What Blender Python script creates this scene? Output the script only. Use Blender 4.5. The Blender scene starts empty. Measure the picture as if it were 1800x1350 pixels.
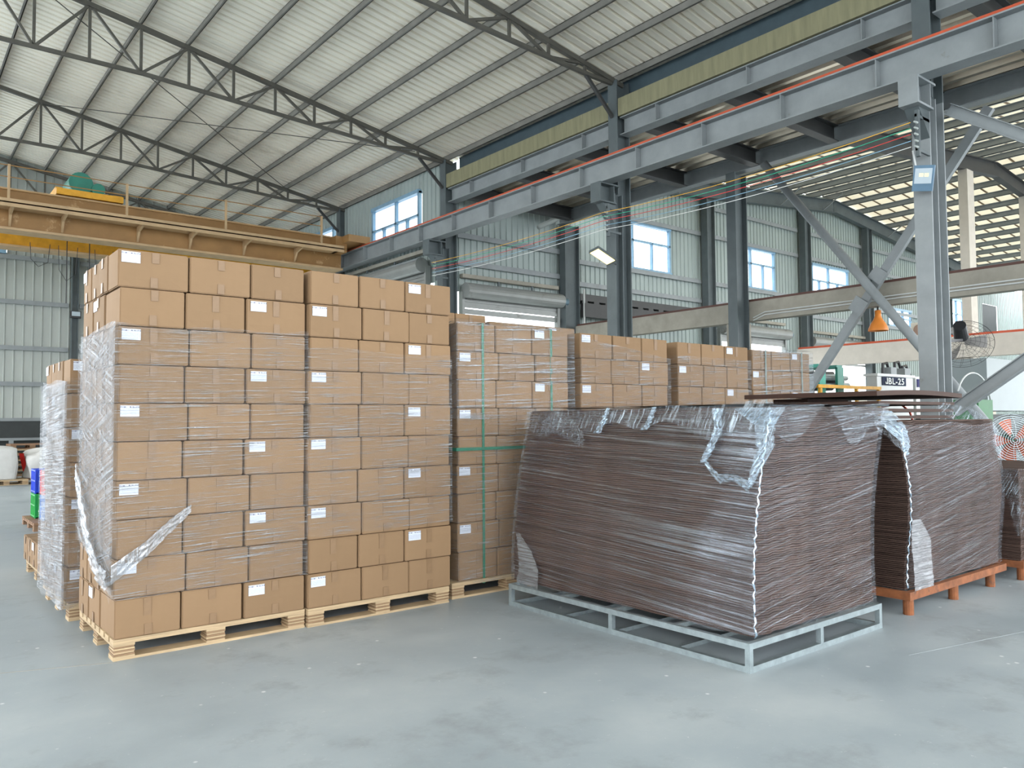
import bpy, bmesh, math, random
from mathutils import Vector, Matrix, noise
random.seed(7)
S = bpy.context.scene
COL = S.collection
# ------------------------------------------------------------------ camera
# world axes: +X runs along the end wall, +Y into the hall along the crane runway
FPX, PITCH, ROLL, YAW, CAMH = 1388.1, 0.04503692, -0.00761712, 0.676, 1.65
cam = bpy.data.cameras.new('camera'); camo = bpy.data.objects.new('camera', cam); COL.objects.link(camo)
cam.sensor_width = 36; cam.sensor_fit = 'HORIZONTAL'; cam.lens = FPX / 1800 * 36
cam.clip_start = .05; cam.clip_end = 400
cp, sp, cr, sr, cb, sb = (math.cos(PITCH), math.sin(PITCH), math.cos(ROLL), math.sin(ROLL), math.cos(YAW), math.sin(YAW))
xc = Vector((cb, -sb, 0)); uc = Vector((-sb * sp, -cb * sp, cp)); fw = Vector((sb * cp, cb * cp, sp))
rt = xc * cr + uc * sr; up = -xc * sr + uc * cr
m = Matrix((rt, up, -fw)).transposed().to_4x4(); m.translation = Vector((0, 0, CAMH))
camo.matrix_world = m
S.camera = camo
# ------------------------------------------------------------------ world and exposure
w = bpy.data.worlds.new('sky'); S.world = w; w.use_nodes = True
nt = w.node_tree; bg = nt.nodes['Background']
bg.inputs['Color'].default_value = (.92, .965, 1, 1); bg.inputs['Strength'].default_value = 3.2
vs = S.view_settings; vs.view_transform = 'Standard'; vs.look = 'None'; vs.gamma = 1; vs.exposure = 0.95
vs.use_curve_mapping = False
S.cycles.use_denoising = True
S.cycles.max_bounces = 9; S.cycles.diffuse_bounces = 6; S.cycles.transparent_max_bounces = 24
S.cycles.caustics_reflective = False; S.cycles.caustics_refractive = False
sun = bpy.data.lights.new('sun', 'SUN'); sun.energy = 5; sun.angle = math.radians(3); sun.color = (1, .93, .82)
suno = bpy.data.objects.new('sun', sun); COL.objects.link(suno)
suno.rotation_euler = (math.radians(50), 0, math.radians(115))   # comes from beyond the far right, over the end wall

# ------------------------------------------------------------------ materials
MATS = {}
def nodes(name):
    mt = bpy.data.materials.new(name); mt.use_nodes = True
    n = mt.node_tree; b = n.nodes['Principled BSDF']; return mt, n, b
def N(n, t, **k):
    nd = n.nodes.new(t)
    for a, v in k.items():
        if a in nd.inputs.keys(): nd.inputs[a].default_value = v
        else: setattr(nd, a, v)
    return nd
def ramp(n, fac, stops):
    r = n.nodes.new('ShaderNodeValToRGB'); n.links.new(fac, r.inputs[0])
    e = r.color_ramp.elements
    while len(e) < len(stops): e.new(.5)
    for el, (p, c) in zip(e, stops):
        el.position = p; el.color = (*c, 1) if len(c) == 3 else c
    return r
def paint(name, base, rough=.6, metal=0, var=.12, scale=4, dirt=None, dirt_amt=.55, bump=0, stretch=(1, 1, 1), rand=0, spec=.4):
    """base colour with soft mottling and optional patches of dirt or rust"""
    if name in MATS: return MATS[name]
    mt, n, b = nodes(name); L = n.links.new
    tc = N(n, 'ShaderNodeTexCoord'); mp = N(n, 'ShaderNodeMapping'); mp.inputs['Scale'].default_value = stretch
    L(tc.outputs['Object'], mp.inputs[0])
    no = N(n, 'ShaderNodeTexNoise', Scale=scale, Detail=6.0, Roughness=.6); L(mp.outputs[0], no.inputs['Vector'])
    lo = tuple(c * (1 - var) for c in base); hi = tuple(min(1, c * (1 + var)) for c in base)
    r = ramp(n, no.outputs['Fac'], [(.3, lo), (.7, hi)]); out = r.outputs[0]
    if dirt:
        n2 = N(n, 'ShaderNodeTexNoise', Scale=scale * .7, Detail=8.0, Roughness=.7); L(mp.outputs[0], n2.inputs['Vector'])
        mr = ramp(n, n2.outputs['Fac'], [(dirt_amt, (0, 0, 0)), (dirt_amt + .1, (1, 1, 1))])
        mx = N(n, 'ShaderNodeMix', data_type='RGBA'); L(mr.outputs[0], mx.inputs[0]); L(out, mx.inputs[6]); mx.inputs[7].default_value = (*dirt, 1)
        out = mx.outputs[2]
    if rand:
        oi = N(n, 'ShaderNodeObjectInfo'); hs = N(n, 'ShaderNodeHueSaturation')
        ma = N(n, 'ShaderNodeMath', operation='MULTIPLY_ADD'); L(oi.outputs['Random'], ma.inputs[0]); ma.inputs[1].default_value = rand; ma.inputs[2].default_value = 1 - rand / 2
        L(ma.outputs[0], hs.inputs['Value']); L(out, hs.inputs['Color']); out = hs.outputs[0]
    L(out, b.inputs['Base Color']); b.inputs['Roughness'].default_value = rough; b.inputs['Metallic'].default_value = metal
    b.inputs['Specular IOR Level'].default_value = spec
    if bump:
        bp = N(n, 'ShaderNodeBump', Strength=bump, Distance=.01); L(no.outputs['Fac'], bp.inputs['Height']); L(bp.outputs[0], b.inputs['Normal'])
    MATS[name] = mt; return mt
CARD = paint('cardboard', (.255, .16, .088), .75, var=.05, scale=3, rand=.16, spec=.25, stretch=(1, 1, .5))
TAPE = paint('packing_tape', (.235, .145, .079), .42, var=.08, scale=16, dirt=(.44, .34, .22), dirt_amt=.64, spec=.35)
WOOD = paint('pallet_wood', (.44, .32, .19), .7, var=.25, scale=7, stretch=(.5, .5, 12), rand=.2, bump=.4)
WOODD = paint('old_pallet_wood', (.26, .15, .09), .8, var=.3, scale=6, stretch=(.5, .5, 10), bump=.4)
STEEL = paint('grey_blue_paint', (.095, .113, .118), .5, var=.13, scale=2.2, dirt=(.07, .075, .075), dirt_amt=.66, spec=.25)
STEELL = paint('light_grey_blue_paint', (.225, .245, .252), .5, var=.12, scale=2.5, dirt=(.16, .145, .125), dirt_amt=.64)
STEELD = paint('dark_grey_paint', (.045, .045, .045), .55, var=.15, scale=2)
TRUSS = paint('truss_paint', (.09, .085, .072), .6, var=.2, scale=3, dirt=(.20, .10, .05), dirt_amt=.66)
PURL = paint('purlin_paint', (.17, .165, .15), .55, var=.2, scale=2, dirt=(.23, .10, .05), dirt_amt=.68)
ROOFM = paint('roof_sheet', (.85, .80, .69), .5, var=.06, scale=1.2, dirt=(.62, .57, .47), dirt_amt=.60, stretch=(.3, 1, 1))
ROOFC = paint('cream_roof_sheet', (.88, .80, .62), .5, var=.06, scale=1.2, dirt=(.6, .5, .36), dirt_amt=.68)
RIBB = paint('brown_rib', (.30, .21, .12), .6)
CLAD = paint('wall_cladding', (.31, .36, .345), .45, var=.09, scale=1.3, dirt=(.24, .27, .25), dirt_amt=.64, stretch=(1, 1, .4))
CLADB = paint('wall_cladding_grey', (.36, .385, .36), .45, var=.08, scale=1.3, dirt=(.25, .265, .24), dirt_amt=.60, stretch=(1, 1, .4))
DECK = paint('deck_sheet', (.62, .55, .44), .32, .75, var=.12, scale=2)
OLIVE = paint('drip_stained_concrete', (.21, .20, .12), .8, var=.16, scale=3, dirt=(.42, .38, .27), dirt_amt=.63, stretch=(3, 3, .35))
CONC = paint('raw_concrete', (.30, .28, .235), .85, var=.14, scale=3, dirt=(.33, .30, .25), dirt_amt=.62, bump=.2)
CONCP = paint('pale_concrete', (.52, .475, .42), .8, var=.07, scale=3, dirt=(.45, .36, .30), dirt_amt=.66)
CREAM = paint('cream_paint', (.50, .46, .39), .6, var=.06)
REDP = paint('red_rail_paint', (.50, .085, .035), .45, var=.15, scale=3)
RUST = paint('rusty_steel', (.22, .075, .027), .75, var=.35, scale=9, dirt=(.11, .05, .03), dirt_amt=.58, bump=.4)
GALV = paint('galvanised_steel', (.33, .385, .40), .38, .65, var=.2, scale=12, dirt=(.42, .22, .12), dirt_amt=.72)
OCHRE = paint('ochre_crane_paint', (.30, .165, .06), .55, var=.14, scale=2, dirt=(.62, .42, .22), dirt_amt=.60)
OCHREL = paint('pale_ochre_paint', (.44, .30, .165), .55, var=.14, scale=3)
YELL = paint('trolley_yellow', (.72, .36, .03), .5, var=.15, scale=5, dirt=(.3, .13, .04), dirt_amt=.66)
GREENM = paint('motor_green', (.03, .20, .15), .4)
BLACK = paint('black_plastic', (.018, .018, .02), .4)
WHITEP = paint('white_paint', (.56, .58, .57), .4, var=.03)
PVC = paint('grey_pvc', (.34, .37, .35), .4, var=.04)
SHUT = paint('shutter_slats', (.25, .26, .25), .42, .2, var=.08, scale=3, dirt=(.16, .155, .145), dirt_amt=.6)
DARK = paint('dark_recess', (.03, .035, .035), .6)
BLUEP = paint('blue_plastic', (.01, .06, .55), .4); BLUEL = paint('light_blue_plastic', (.02, .17, .50), .4)
REDC = paint('red_plastic', (.62, .02, .015), .4); GREENC = paint('green_plastic', (.02, .36, .07), .4)
SACK = paint('woven_sack', (.58, .57, .55), .8, var=.06, scale=6, bump=.3)
NAVY = paint('navy_plate', (.012, .02, .05), .6, spec=.1)
ORANGE = paint('lamp_orange', (.70, .23, .04), .4, var=.08)
ROPE = paint('coral_rope', (.90, .16, .10), .7)
STRAP = paint('green_strap', (.03, .16, .10), .35)
STRAPG = paint('grey_green_strap', (.16, .22, .20), .35)
DUCT = paint('floodlight_blue', (.08, .16, .24), .45)
def emit(name, col, st):
    mt, n, b = nodes(name); b.inputs['Emission Color'].default_value = (*col, 1); b.inputs['Emission Strength'].default_value = st
    b.inputs['Base Color'].default_value = (*col, 1); MATS[name] = mt; return mt
LAMPY = emit('warm_led', (1, .80, .30), 1.6)
LED = emit('pale_led', (.9, .85, .35), .35)
GLW = paint('frosted_glass', (.40, .47, .52), .12, var=.02)
GLASS, n, b = nodes('window_glass')
tr = N(n, 'ShaderNodeBsdfTransparent'); gl = N(n, 'ShaderNodeBsdfGlossy', Roughness=.05); mx = N(n, 'ShaderNodeMixShader'); mx.inputs[0].default_value = .06
n.links.new(tr.outputs[0], mx.inputs[1]); n.links.new(gl.outputs[0], mx.inputs[2]); n.links.new(mx.outputs[0], n.nodes['Material Output'].inputs[0])
tr.inputs[0].default_value = (.93, .96, 1, 1)
BLUEF = paint('blue_window_frame', (.20, .34, .46), .4)

def mat_label():
    mt, n, b = nodes('printed_label'); L = n.links.new
    tc = N(n, 'ShaderNodeTexCoord'); sx = N(n, 'ShaderNodeSeparateXYZ'); L(tc.outputs['UV'], sx.inputs[0])
    def rows(y0, y1, scale):
        a = N(n, 'ShaderNodeMath', operation='GREATER_THAN'); L(sx.outputs[1], a.inputs[0]); a.inputs[1].default_value = y0
        c = N(n, 'ShaderNodeMath', operation='LESS_THAN'); L(sx.outputs[1], c.inputs[0]); c.inputs[1].default_value = y1
        m1 = N(n, 'ShaderNodeMath', operation='MULTIPLY'); L(a.outputs[0], m1.inputs[0]); L(c.outputs[0], m1.inputs[1])
        mp = N(n, 'ShaderNodeMapping'); mp.inputs['Scale'].default_value = scale; L(tc.outputs['UV'], mp.inputs[0])
        no = N(n, 'ShaderNodeTexNoise', Scale=1.0, Detail=1.0); L(mp.outputs[0], no.inputs['Vector'])
        g = N(n, 'ShaderNodeMath', operation='GREATER_THAN'); L(no.outputs['Fac'], g.inputs[0]); g.inputs[1].default_value = .48
        m2 = N(n, 'ShaderNodeMath', operation='MULTIPLY'); L(m1.outputs[0], m2.inputs[0]); L(g.outputs[0], m2.inputs[1]); return m2.outputs[0]
    a = rows(.80, .92, (26, 3, 1)); c = rows(.12, .66, (14, 22, 1))
    cc = N(n, 'ShaderNodeMath', operation='MULTIPLY'); L(c, cc.inputs[0]); cc.inputs[1].default_value = .28
    ad = N(n, 'ShaderNodeMath', operation='MAXIMUM'); L(a, ad.inputs[0]); L(cc.outputs[0], ad.inputs[1])
    mx = N(n, 'ShaderNodeMix', data_type='RGBA'); L(ad.outputs[0], mx.inputs[0]); mx.inputs[6].default_value = (.62, .66, .74, 1); mx.inputs[7].default_value = (.12, .12, .2, 1)
    L(mx.outputs[2], b.inputs['Base Color']); b.inputs['Roughness'].default_value = .5
    return mt
LABEL = mat_label()

def mat_floor():
    mt, n, b = nodes('concrete_floor'); L = n.links.new
    tc = N(n, 'ShaderNodeTexCoord')
    a = N(n, 'ShaderNodeTexNoise', Scale=.55, Detail=8.0, Roughness=.65); L(tc.outputs['Object'], a.inputs['Vector'])
    r = ramp(n, a.outputs['Fac'], [(.3, (.24, .28, .302)), (.5, (.31, .348, .368)), (.7, (.39, .42, .43))])
    d = N(n, 'ShaderNodeTexNoise', Scale=1.3, Detail=10.0, Roughness=.7); L(tc.outputs['Object'], d.inputs['Vector'])
    dr = ramp(n, d.outputs['Fac'], [(.54, (0, 0, 0)), (.72, (.75, .75, .75))])
    m1 = N(n, 'ShaderNodeMix', data_type='RGBA'); L(dr.outputs[0], m1.inputs[0]); L(r.outputs[0], m1.inputs[6]); m1.inputs[7].default_value = (.20, .215, .22, 1)
    f = N(n, 'ShaderNodeTexNoise', Scale=14.0, Detail=6.0, Roughness=.8); L(tc.outputs['Object'], f.inputs['Vector'])
    fr = ramp(n, f.outputs['Fac'], [(.63, (0, 0, 0)), (.68, (.6, .6, .6))])
    m2 = N(n, 'ShaderNodeMix', data_type='RGBA'); L(fr.outputs[0], m2.inputs[0]); L(m1.outputs[2], m2.inputs[6]); m2.inputs[7].default_value = (.56, .57, .56, 1)
    v = N(n, 'ShaderNodeTexVoronoi', Scale=3.5); L(tc.outputs['Object'], v.inputs['Vector'])
    vr = ramp(n, v.outputs['Distance'], [(.03, (.9, .9, .9)), (.06, (0, 0, 0))])
    m3 = N(n, 'ShaderNodeMix', data_type='RGBA'); L(vr.outputs[0], m3.inputs[0]); L(m2.outputs[2], m3.inputs[6]); m3.inputs[7].default_value = (.66, .67, .66, 1)
    L(m3.outputs[2], b.inputs['Base Color']); b.inputs['Roughness'].default_value = .48
    rr = ramp(n, a.outputs['Fac'], [(.3, (.38, .38, .38)), (.7, (.62, .62, .62))]); L(rr.outputs[0], b.inputs['Roughness'])
    bp = N(n, 'ShaderNodeBump', Strength=.12, Distance=.01); L(d.outputs['Fac'], bp.inputs['Height']); L(bp.outputs[0], b.inputs['Normal'])
    return mt
FLOORM = mat_floor()

def mat_brown():
    mt, n, b = nodes('brown_sheet'); L = n.links.new
    tc = N(n, 'ShaderNodeTexCoord'); no = N(n, 'ShaderNodeTexNoise', Scale=3.0, Detail=5.0); L(tc.outputs['Object'], no.inputs['Vector'])
    oi = N(n, 'ShaderNodeObjectInfo'); hs = N(n, 'ShaderNodeHueSaturation')
    r = ramp(n, no.outputs['Fac'], [(.3, (.058, .036, .029)), (.7, (.088, .055, .044))])
    ma = N(n, 'ShaderNodeMath', operation='MULTIPLY_ADD'); L(oi.outputs['Random'], ma.inputs[0]); ma.inputs[1].default_value = .5; ma.inputs[2].default_value = .75
    L(ma.outputs[0], hs.inputs['Value']); L(r.outputs[0], hs.inputs['Color']); L(hs.outputs[0], b.inputs['Base Color']); b.inputs['Roughness'].default_value = .7; b.inputs['Specular IOR Level'].default_value = .15
    return mt
BROWN = mat_brown()

def film(name, angle=0., base=.10, amt=.6, su=1.2, sv=46., lo=.52, hi=.64, rough=.16, tint=(.93, .96, 1), white=.5, dif=.42, gcol=.75, wobble=.03):
    """stretch film: clear with pulled streaks that catch the light (UV in metres)"""
    mt, n, b = nodes(name); L = n.links.new; n.nodes.remove(b)
    tc = N(n, 'ShaderNodeTexCoord')
    wob = N(n, 'ShaderNodeTexNoise', Scale=1.6, Detail=3.0); L(tc.outputs['UV'], wob.inputs['Vector'])
    vm = N(n, 'ShaderNodeVectorMath', operation='MULTIPLY_ADD'); L(wob.outputs['Color'], vm.inputs[0]); vm.inputs[1].default_value = (wobble, wobble, 0); L(tc.outputs['UV'], vm.inputs[2])
    mp = N(n, 'ShaderNodeMapping'); L(vm.outputs[0], mp.inputs[0]); mp.vector_type = 'TEXTURE'
    mp.inputs['Rotation'].default_value = (0, 0, angle); mp.inputs['Scale'].default_value = (1 / su, 1 / sv, 1)
    s = N(n, 'ShaderNodeTexNoise', Scale=1.0, Detail=5.0, Roughness=.62); L(mp.outputs[0], s.inputs['Vector'])
    sr_ = ramp(n, s.outputs['Fac'], [(lo, (0, 0, 0)), (hi, (1, 1, 1))])
    pa = N(n, 'ShaderNodeTexNoise', Scale=2.2, Detail=4.0, Roughness=.6); L(tc.outputs['UV'], pa.inputs['Vector'])
    pr = ramp(n, pa.outputs['Fac'], [(.32, (.15, .15, .15)), (.60, (1, 1, 1))])
    mu = N(n, 'ShaderNodeMath', operation='MULTIPLY'); L(sr_.outputs[0], mu.inputs[0]); L(pr.outputs[0], mu.inputs[1])
    ma = N(n, 'ShaderNodeMath', operation='MULTIPLY_ADD', use_clamp=True); L(mu.outputs[0], ma.inputs[0]); ma.inputs[1].default_value = amt; ma.inputs[2].default_value = base
    bp = N(n, 'ShaderNodeBump', Strength=.9, Distance=.02); L(s.outputs['Fac'], bp.inputs['Height'])
    g = N(n, 'ShaderNodeBsdfGlossy', Roughness=rough); g.inputs['Color'].default_value = (*[c * gcol for c in tint], 1); L(bp.outputs[0], g.inputs['Normal'])
    d = N(n, 'ShaderNodeBsdfDiffuse'); d.inputs['Color'].default_value = (*[c * dif for c in tint], 1)
    t2 = N(n, 'ShaderNodeBsdfTranslucent'); t2.inputs['Color'].default_value = (*[c * dif for c in tint], 1)
    dd = N(n, 'ShaderNodeMixShader'); dd.inputs[0].default_value = .35; L(d.outputs[0], dd.inputs[1]); L(t2.outputs[0], dd.inputs[2])
    gd = N(n, 'ShaderNodeMixShader'); gd.inputs[0].default_value = white; L(g.outputs[0], gd.inputs[1]); L(dd.outputs[0], gd.inputs[2])
    t = N(n, 'ShaderNodeBsdfTransparent')
    mx = N(n, 'ShaderNodeMixShader'); L(ma.outputs[0], mx.inputs[0]); L(t.outputs[0], mx.inputs[1]); L(gd.outputs[0], mx.inputs[2])
    L(mx.outputs[0], n.nodes['Material Output'].inputs[0]); return mt
FILM = film('stretch_film', math.radians(1.5), .08, .85, su=1.8, sv=105, lo=.53, hi=.62, white=.5)
FILMD = film('stretch_film_diagonal', math.radians(14), .27, .9, su=1.2, sv=85, lo=.49, hi=.60, white=.5, dif=.42, gcol=.66)
FILMD2 = film('stretch_film_steep', math.radians(-15), .10, .70, su=1.2, sv=75, lo=.53, hi=.62, white=.5, dif=.42, gcol=.66)
FILMT = film('stretch_film_tight', math.radians(-3.5), .11, .85, wobble=.01, su=.38, sv=62, lo=.50, hi=.64, rough=.10, tint=(.80, .88, 1), white=.25, gcol=.85)
FILMR = film('stretch_film_raking', math.radians(9), .07, .50, wobble=.012, su=.55, sv=85, lo=.51, hi=.66, rough=.10, tint=(.84, .90, 1), white=.25, gcol=.75)
FILML = film('stretch_film_sagging', math.radians(3), .08, .75, su=1.0, sv=55, lo=.51, hi=.63, rough=.1, tint=(.80, .90, 1), white=.3)
FILMC = film('crumpled_film', math.radians(78), .07, .65, su=5, sv=40, lo=.50, hi=.63, rough=.08, tint=(.78, .90, 1), white=.3, gcol=.95)
FILMG = film('gathered_film', math.radians(80), .30, .65, su=3, sv=40, lo=.45, hi=.60, rough=.08, tint=(.70, .86, 1), white=.3, gcol=1.0)
FILMH = film('hazy_film', math.radians(4), .26, .75, su=1.6, sv=75, lo=.48, hi=.60, rough=.2, white=.5, dif=.40, gcol=.62)

# ------------------------------------------------------------------ geometry helpers
class MB:
    def __init__(s): s.v = []; s.f = []; s.m = []
    def box(s, a, b, mi=0, M=None):
        x0, y0, z0 = (min(p, q) for p, q in zip(a, b)); x1, y1, z1 = (max(p, q) for p, q in zip(a, b))
        k = len(s.v); pts = [(x, y, z) for z in (z0, z1) for x, y in ((x0, y0), (x1, y0), (x1, y1), (x0, y1))]
        if M is not None: pts = [tuple(M @ Vector(p)) for p in pts]
        s.v += pts
        for f in ((0, 3, 2, 1), (4, 5, 6, 7), (0, 1, 5, 4), (1, 2, 6, 5), (2, 3, 7, 6), (3, 0, 4, 7)):
            s.f.append(tuple(k + i for i in f)); s.m.append(mi)
        return s
    def bar(s, a, b, wd, ht, mi=0):
        """rectangular bar from a to b, wd sideways, ht upwards"""
        a = Vector(a); b = Vector(b); d = b - a; L = d.length; z = d.normalized()
        u = Vector((0, 0, 1)) if abs(z.z) < .95 else Vector((0, 1, 0))
        x = z.cross(u).normalized(); y = x.cross(z).normalized()
        M = Matrix((x, y, z)).transposed().to_4x4(); M.translation = a
        return s.box((-wd / 2, -ht / 2, 0), (wd / 2, ht / 2, L), mi, M)
    def tube(s, pts, r, n=8, mi=0, cap=True, rr=None):
        pts = [Vector(p) for p in pts]; k0 = len(s.v); px = None
        for i, p in enumerate(pts):
            d = (pts[min(i + 1, len(pts) - 1)] - pts[max(i - 1, 0)]).normalized()
            if px is None:
                u = Vector((0, 0, 1)) if abs(d.z) < .9 else Vector((1, 0, 0)); px = d.cross(u).normalized()
            else: px = (px - d * px.dot(d)).normalized()
            py = d.cross(px); q = rr[i] if rr else r
            for j in range(n):
                a = 2 * math.pi * j / n; s.v.append(tuple(p + (px * math.cos(a) + py * math.sin(a)) * q))
        for i in range(len(pts) - 1):
            for j in range(n):
                s.f.append((k0 + i * n + j, k0 + i * n + (j + 1) % n, k0 + (i + 1) * n + (j + 1) % n, k0 + (i + 1) * n + j)); s.m.append(mi)
        if cap:
            s.f.append(tuple(k0 + j for j in reversed(range(n)))); s.m.append(mi)
            e = k0 + (len(pts) - 1) * n; s.f.append(tuple(e + j for j in range(n))); s.m.append(mi)
        return s
    def quad(s, *p, mi=0):
        k = len(s.v); s.v += [tuple(q) for q in p]; s.f.append(tuple(range(k, k + len(p)))); s.m.append(mi); return s
    def ibeam(s, a, b, wd, ht, tf=.02, tw=.012, mi=0):
        """I section from a to b (centre line), flanges up and down"""
        a = Vector(a); b = Vector(b); d = (b - a).normalized(); u = Vector((0, 0, 1))
        if abs(d.z) > .9: u = Vector((1, 0, 0))
        x = d.cross(u).normalized(); y = x.cross(d).normalized()
        M = Matrix((x, y, d)).transposed().to_4x4(); M.translation = a; L = (b - a).length
        s.box((-wd / 2, ht / 2 - tf, 0), (wd / 2, ht / 2, L), mi, M); s.box((-wd / 2, -ht / 2, 0), (wd / 2, -ht / 2 + tf, L), mi, M)
        s.box((-tw / 2, -ht / 2 + tf, 0), (tw / 2, ht / 2 - tf, L), mi, M); return s
    def grid(s, fn, nu, nv, mi=0, closed=False):
        k = len(s.v)
        for j in range(nv + 1):
            for i in range(nu + (0 if closed else 1)): s.v.append(tuple(fn(i / nu, j / nv)))
        w_ = nu + (0 if closed else 1)
        for j in range(nv):
            for i in range(nu):
                i2 = (i + 1) % w_
                s.f.append((k + j * w_ + i, k + j * w_ + i2, k + (j + 1) * w_ + i2, k + (j + 1) * w_ + i)); s.m.append(mi)
        return s
    def mesh(s, name, mats):
        me = bpy.data.meshes.new(name); me.from_pydata(s.v, [], s.f)
        for q in (mats if isinstance(mats, (list, tuple)) else [mats]): me.materials.append(q)
        if any(s.m): me.polygons.foreach_set('material_index', s.m)
        me.update(); return me
    def build(s, name, mats, parent=None, smooth=False, loc=None):
        me = s.mesh(name, mats)
        if loc is not None:
            me.transform(Matrix.Translation(-Vector(loc)))
        o = bpy.data.objects.new(name, me); COL.objects.link(o)
        if loc is not None: o.location = loc
        if smooth: me.polygons.foreach_set('use_smooth', [True] * len(me.polygons))
        if parent is not None:
            o.parent = parent
            if parent.type == 'EMPTY' and loc is None: o.matrix_parent_inverse = Matrix.Translation(-Vector(parent.location))
            elif loc is not None: o.matrix_parent_inverse = Matrix.Translation(-Vector(parent.location))
        return o
def tag(o, label=None, cat=None, group=None, kind=None):
    if label: o['label'] = label
    if cat: o['category'] = cat
    if group: o['group'] = group
    if kind: o['kind'] = kind
    return o
def thing(name, label, cat, loc=(0, 0, 0), group=None):
    o = bpy.data.objects.new(name, None); COL.objects.link(o); o.location = loc; o.empty_display_size = .1
    return tag(o, label, cat, group)
def struct(name, mb, mats, label=None, **k):
    o = mb.build(name, mats, **k); o['kind'] = 'structure'
    if label: o['label'] = label; o['category'] = name.split('_')[0]
    return o
ORD = ['first', 'second', 'third', 'fourth', 'fifth', 'sixth', 'seventh', 'eighth', 'ninth', 'tenth', 'eleventh', 'twelfth', 'thirteenth', 'fourteenth', 'fifteenth', 'sixteenth', 'seventeenth', 'eighteenth', 'nineteenth', 'twentieth', 'twenty-first', 'twenty-second', 'twenty-third', 'twenty-fourth', 'twenty-fifth', 'twenty-sixth', 'twenty-seventh', 'twenty-eighth']
def uvquad(o):
    me = o.data; uv = me.uv_layers.new(name='UVMap')
    for i, l in enumerate(uv.data): l.uv = ((0, 0), (1, 0), (1, 1), (0, 1))[i % 4]

# ------------------------------------------------------------------ the setting: floor
f = MB(); f.quad((-60, -60, 0), (90, -60, 0), (90, 80, 0), (-60, 80, 0)); struct('floor', f, FLOORM)

for n_, a, b_ in ((2, (-3.0, 7.6), (1.32, 6.02)), (3, (5.6, 2.62), (9.5, 1.75))):
    f = MB(); f.bar((a[0], a[1], .0005), (b_[0], b_[1], .0005), .007, .002); struct('trim_%d' % n_, f, CONC if n_ == 2 else paint('joint_grey', (.30, .33, .34), .7))
# building 1 roof: ridge at x=0, eave at x=11.6
def zr(x): return 8.50 + (11.6 - abs(x)) * .171       # underside of the sheet
def ribbed_roof(name, xs, zf, y0, y1, pitch, mat, ribh=.035, ribw=.045, ribmat=None):
    mb = MB(); y = y0; k = 0; prof = []
    while y < y1 - 1e-6:
        prof += [(y, 0), (y + pitch - ribw - .02, 0), (y + pitch - ribw, ribh), (y + pitch - .02, ribh)]; y += pitch
    prof.append((y, 0))
    for x in xs:
        for (yy, h) in prof: mb.v.append((x, yy, zf(x) + h))
    n_ = len(prof)
    for i in range(len(xs) - 1):
        for j in range(n_ - 1):
            mb.f.append((i * n_ + j, i * n_ + j + 1, (i + 1) * n_ + j + 1, (i + 1) * n_ + j)); mb.m.append(1 if (ribmat and j % 4 in (1, 2, 3)) else 0)
    return struct(name, mb, [mat, ribmat] if ribmat else mat)
ribbed_roof('ceiling', (-11.6, 0, 11.75), zr, -9, 28.8, .21, ROOFM, .055, .06)
_b = ROOFC.node_tree; _p = _b.nodes['Principled BSDF']; _t = _b.nodes.new('ShaderNodeBsdfTranslucent'); _t.inputs[0].default_value = (.85, .76, .56, 1)
_m = _b.nodes.new('ShaderNodeMixShader'); _m.inputs[0].default_value = .10; _b.links.new(_p.outputs[0], _m.inputs[1]); _b.links.new(_t.outputs[0], _m.inputs[2]); _b.links.new(_m.outputs[0], _b.nodes['Material Output'].inputs[0])
def z2(x): return 9.94 - .098 * abs(x - 30.1)          # underside of building 2 rafters
ribbed_roof('ceiling_side', (15.0, 30.1, 47), lambda x: z2(x) + .78, -4, 16.9, .6, ROOFC, .03, .07, RIBB)

# wall cladding with holes
def cladding(name, axis, c, u0, u1, z0, ztop, holes, mat, pitch=.2, dep=.03, rib=.05, sgn=-1):
    """ribbed sheet wall at axis=c; holes (ua, ub, za, zb)"""
    mb = MB(); u = u0; fz = ztop if callable(ztop) else (lambda q: ztop)
    def P(u, d, z): return (u, c + sgn * d, z) if axis == 'y' else (c + sgn * d, u, z)
    while u < u1 - 1e-4:
        e = min(u + pitch, u1); mid = (u + e) / 2; zt = fz(mid); segs = [(z0, zt)]
        for (ha, hb, za, zb) in holes:
            if ha - 1e-3 < mid < hb + 1e-3:
                ns = []
                for (a, b_) in segs:
                    if zb <= a or za >= b_: ns.append((a, b_)); continue
                    if za > a: ns.append((a, za))
                    if zb < b_: ns.append((zb, b_))
                segs = ns
        for (a, b_) in segs:
            p = [(u, 0), (e - rib - .015, 0), (e - rib, dep), (e - .015, dep), (e, 0)]
            za1, zb1 = a, b_
            for i in range(4):
                (ua, da), (ub, db) = p[i], p[i + 1]
                zta = fz(ua) if b_ == zt and callable(ztop) else b_; ztb = fz(ub) if b_ == zt and callable(ztop) else b_
                mb.quad(P(ua, da, a), P(ub, db, a), P(ub, db, ztb), P(ua, da, zta))
        u = e
    return struct(name, mb, mat)
YE = 16.85
W2 = [(18.0, 20.2, 6.35, 7.85), (23.6, 26.2, 6.35, 7.85), (28.8, 31.6, 6.35, 7.75), (41.4, 43.0, 5.9, 7.5), (35.0, 37.2, 5.7, 6.5)]
H2 = W2 + [(11.7, 15.2, 0, 5.0), (22.6, 26.6, 0, 4.75), (28.2, 33.2, 0, 4.4), (45.4, 47.4, 5.2, 7.6)]
cladding('wall_end', 'y', YE, 11.6, 52, 0, lambda x: 7.72 if x < 15.2 else max(7.4, z2(x) + .7), H2, CLAD)
HK = [(18.2, 20.8, 6.45, 7.92), (17.6, 22.2, 0, 5.3), (23.4, 26.4, 6.6, 7.92)]
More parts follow.
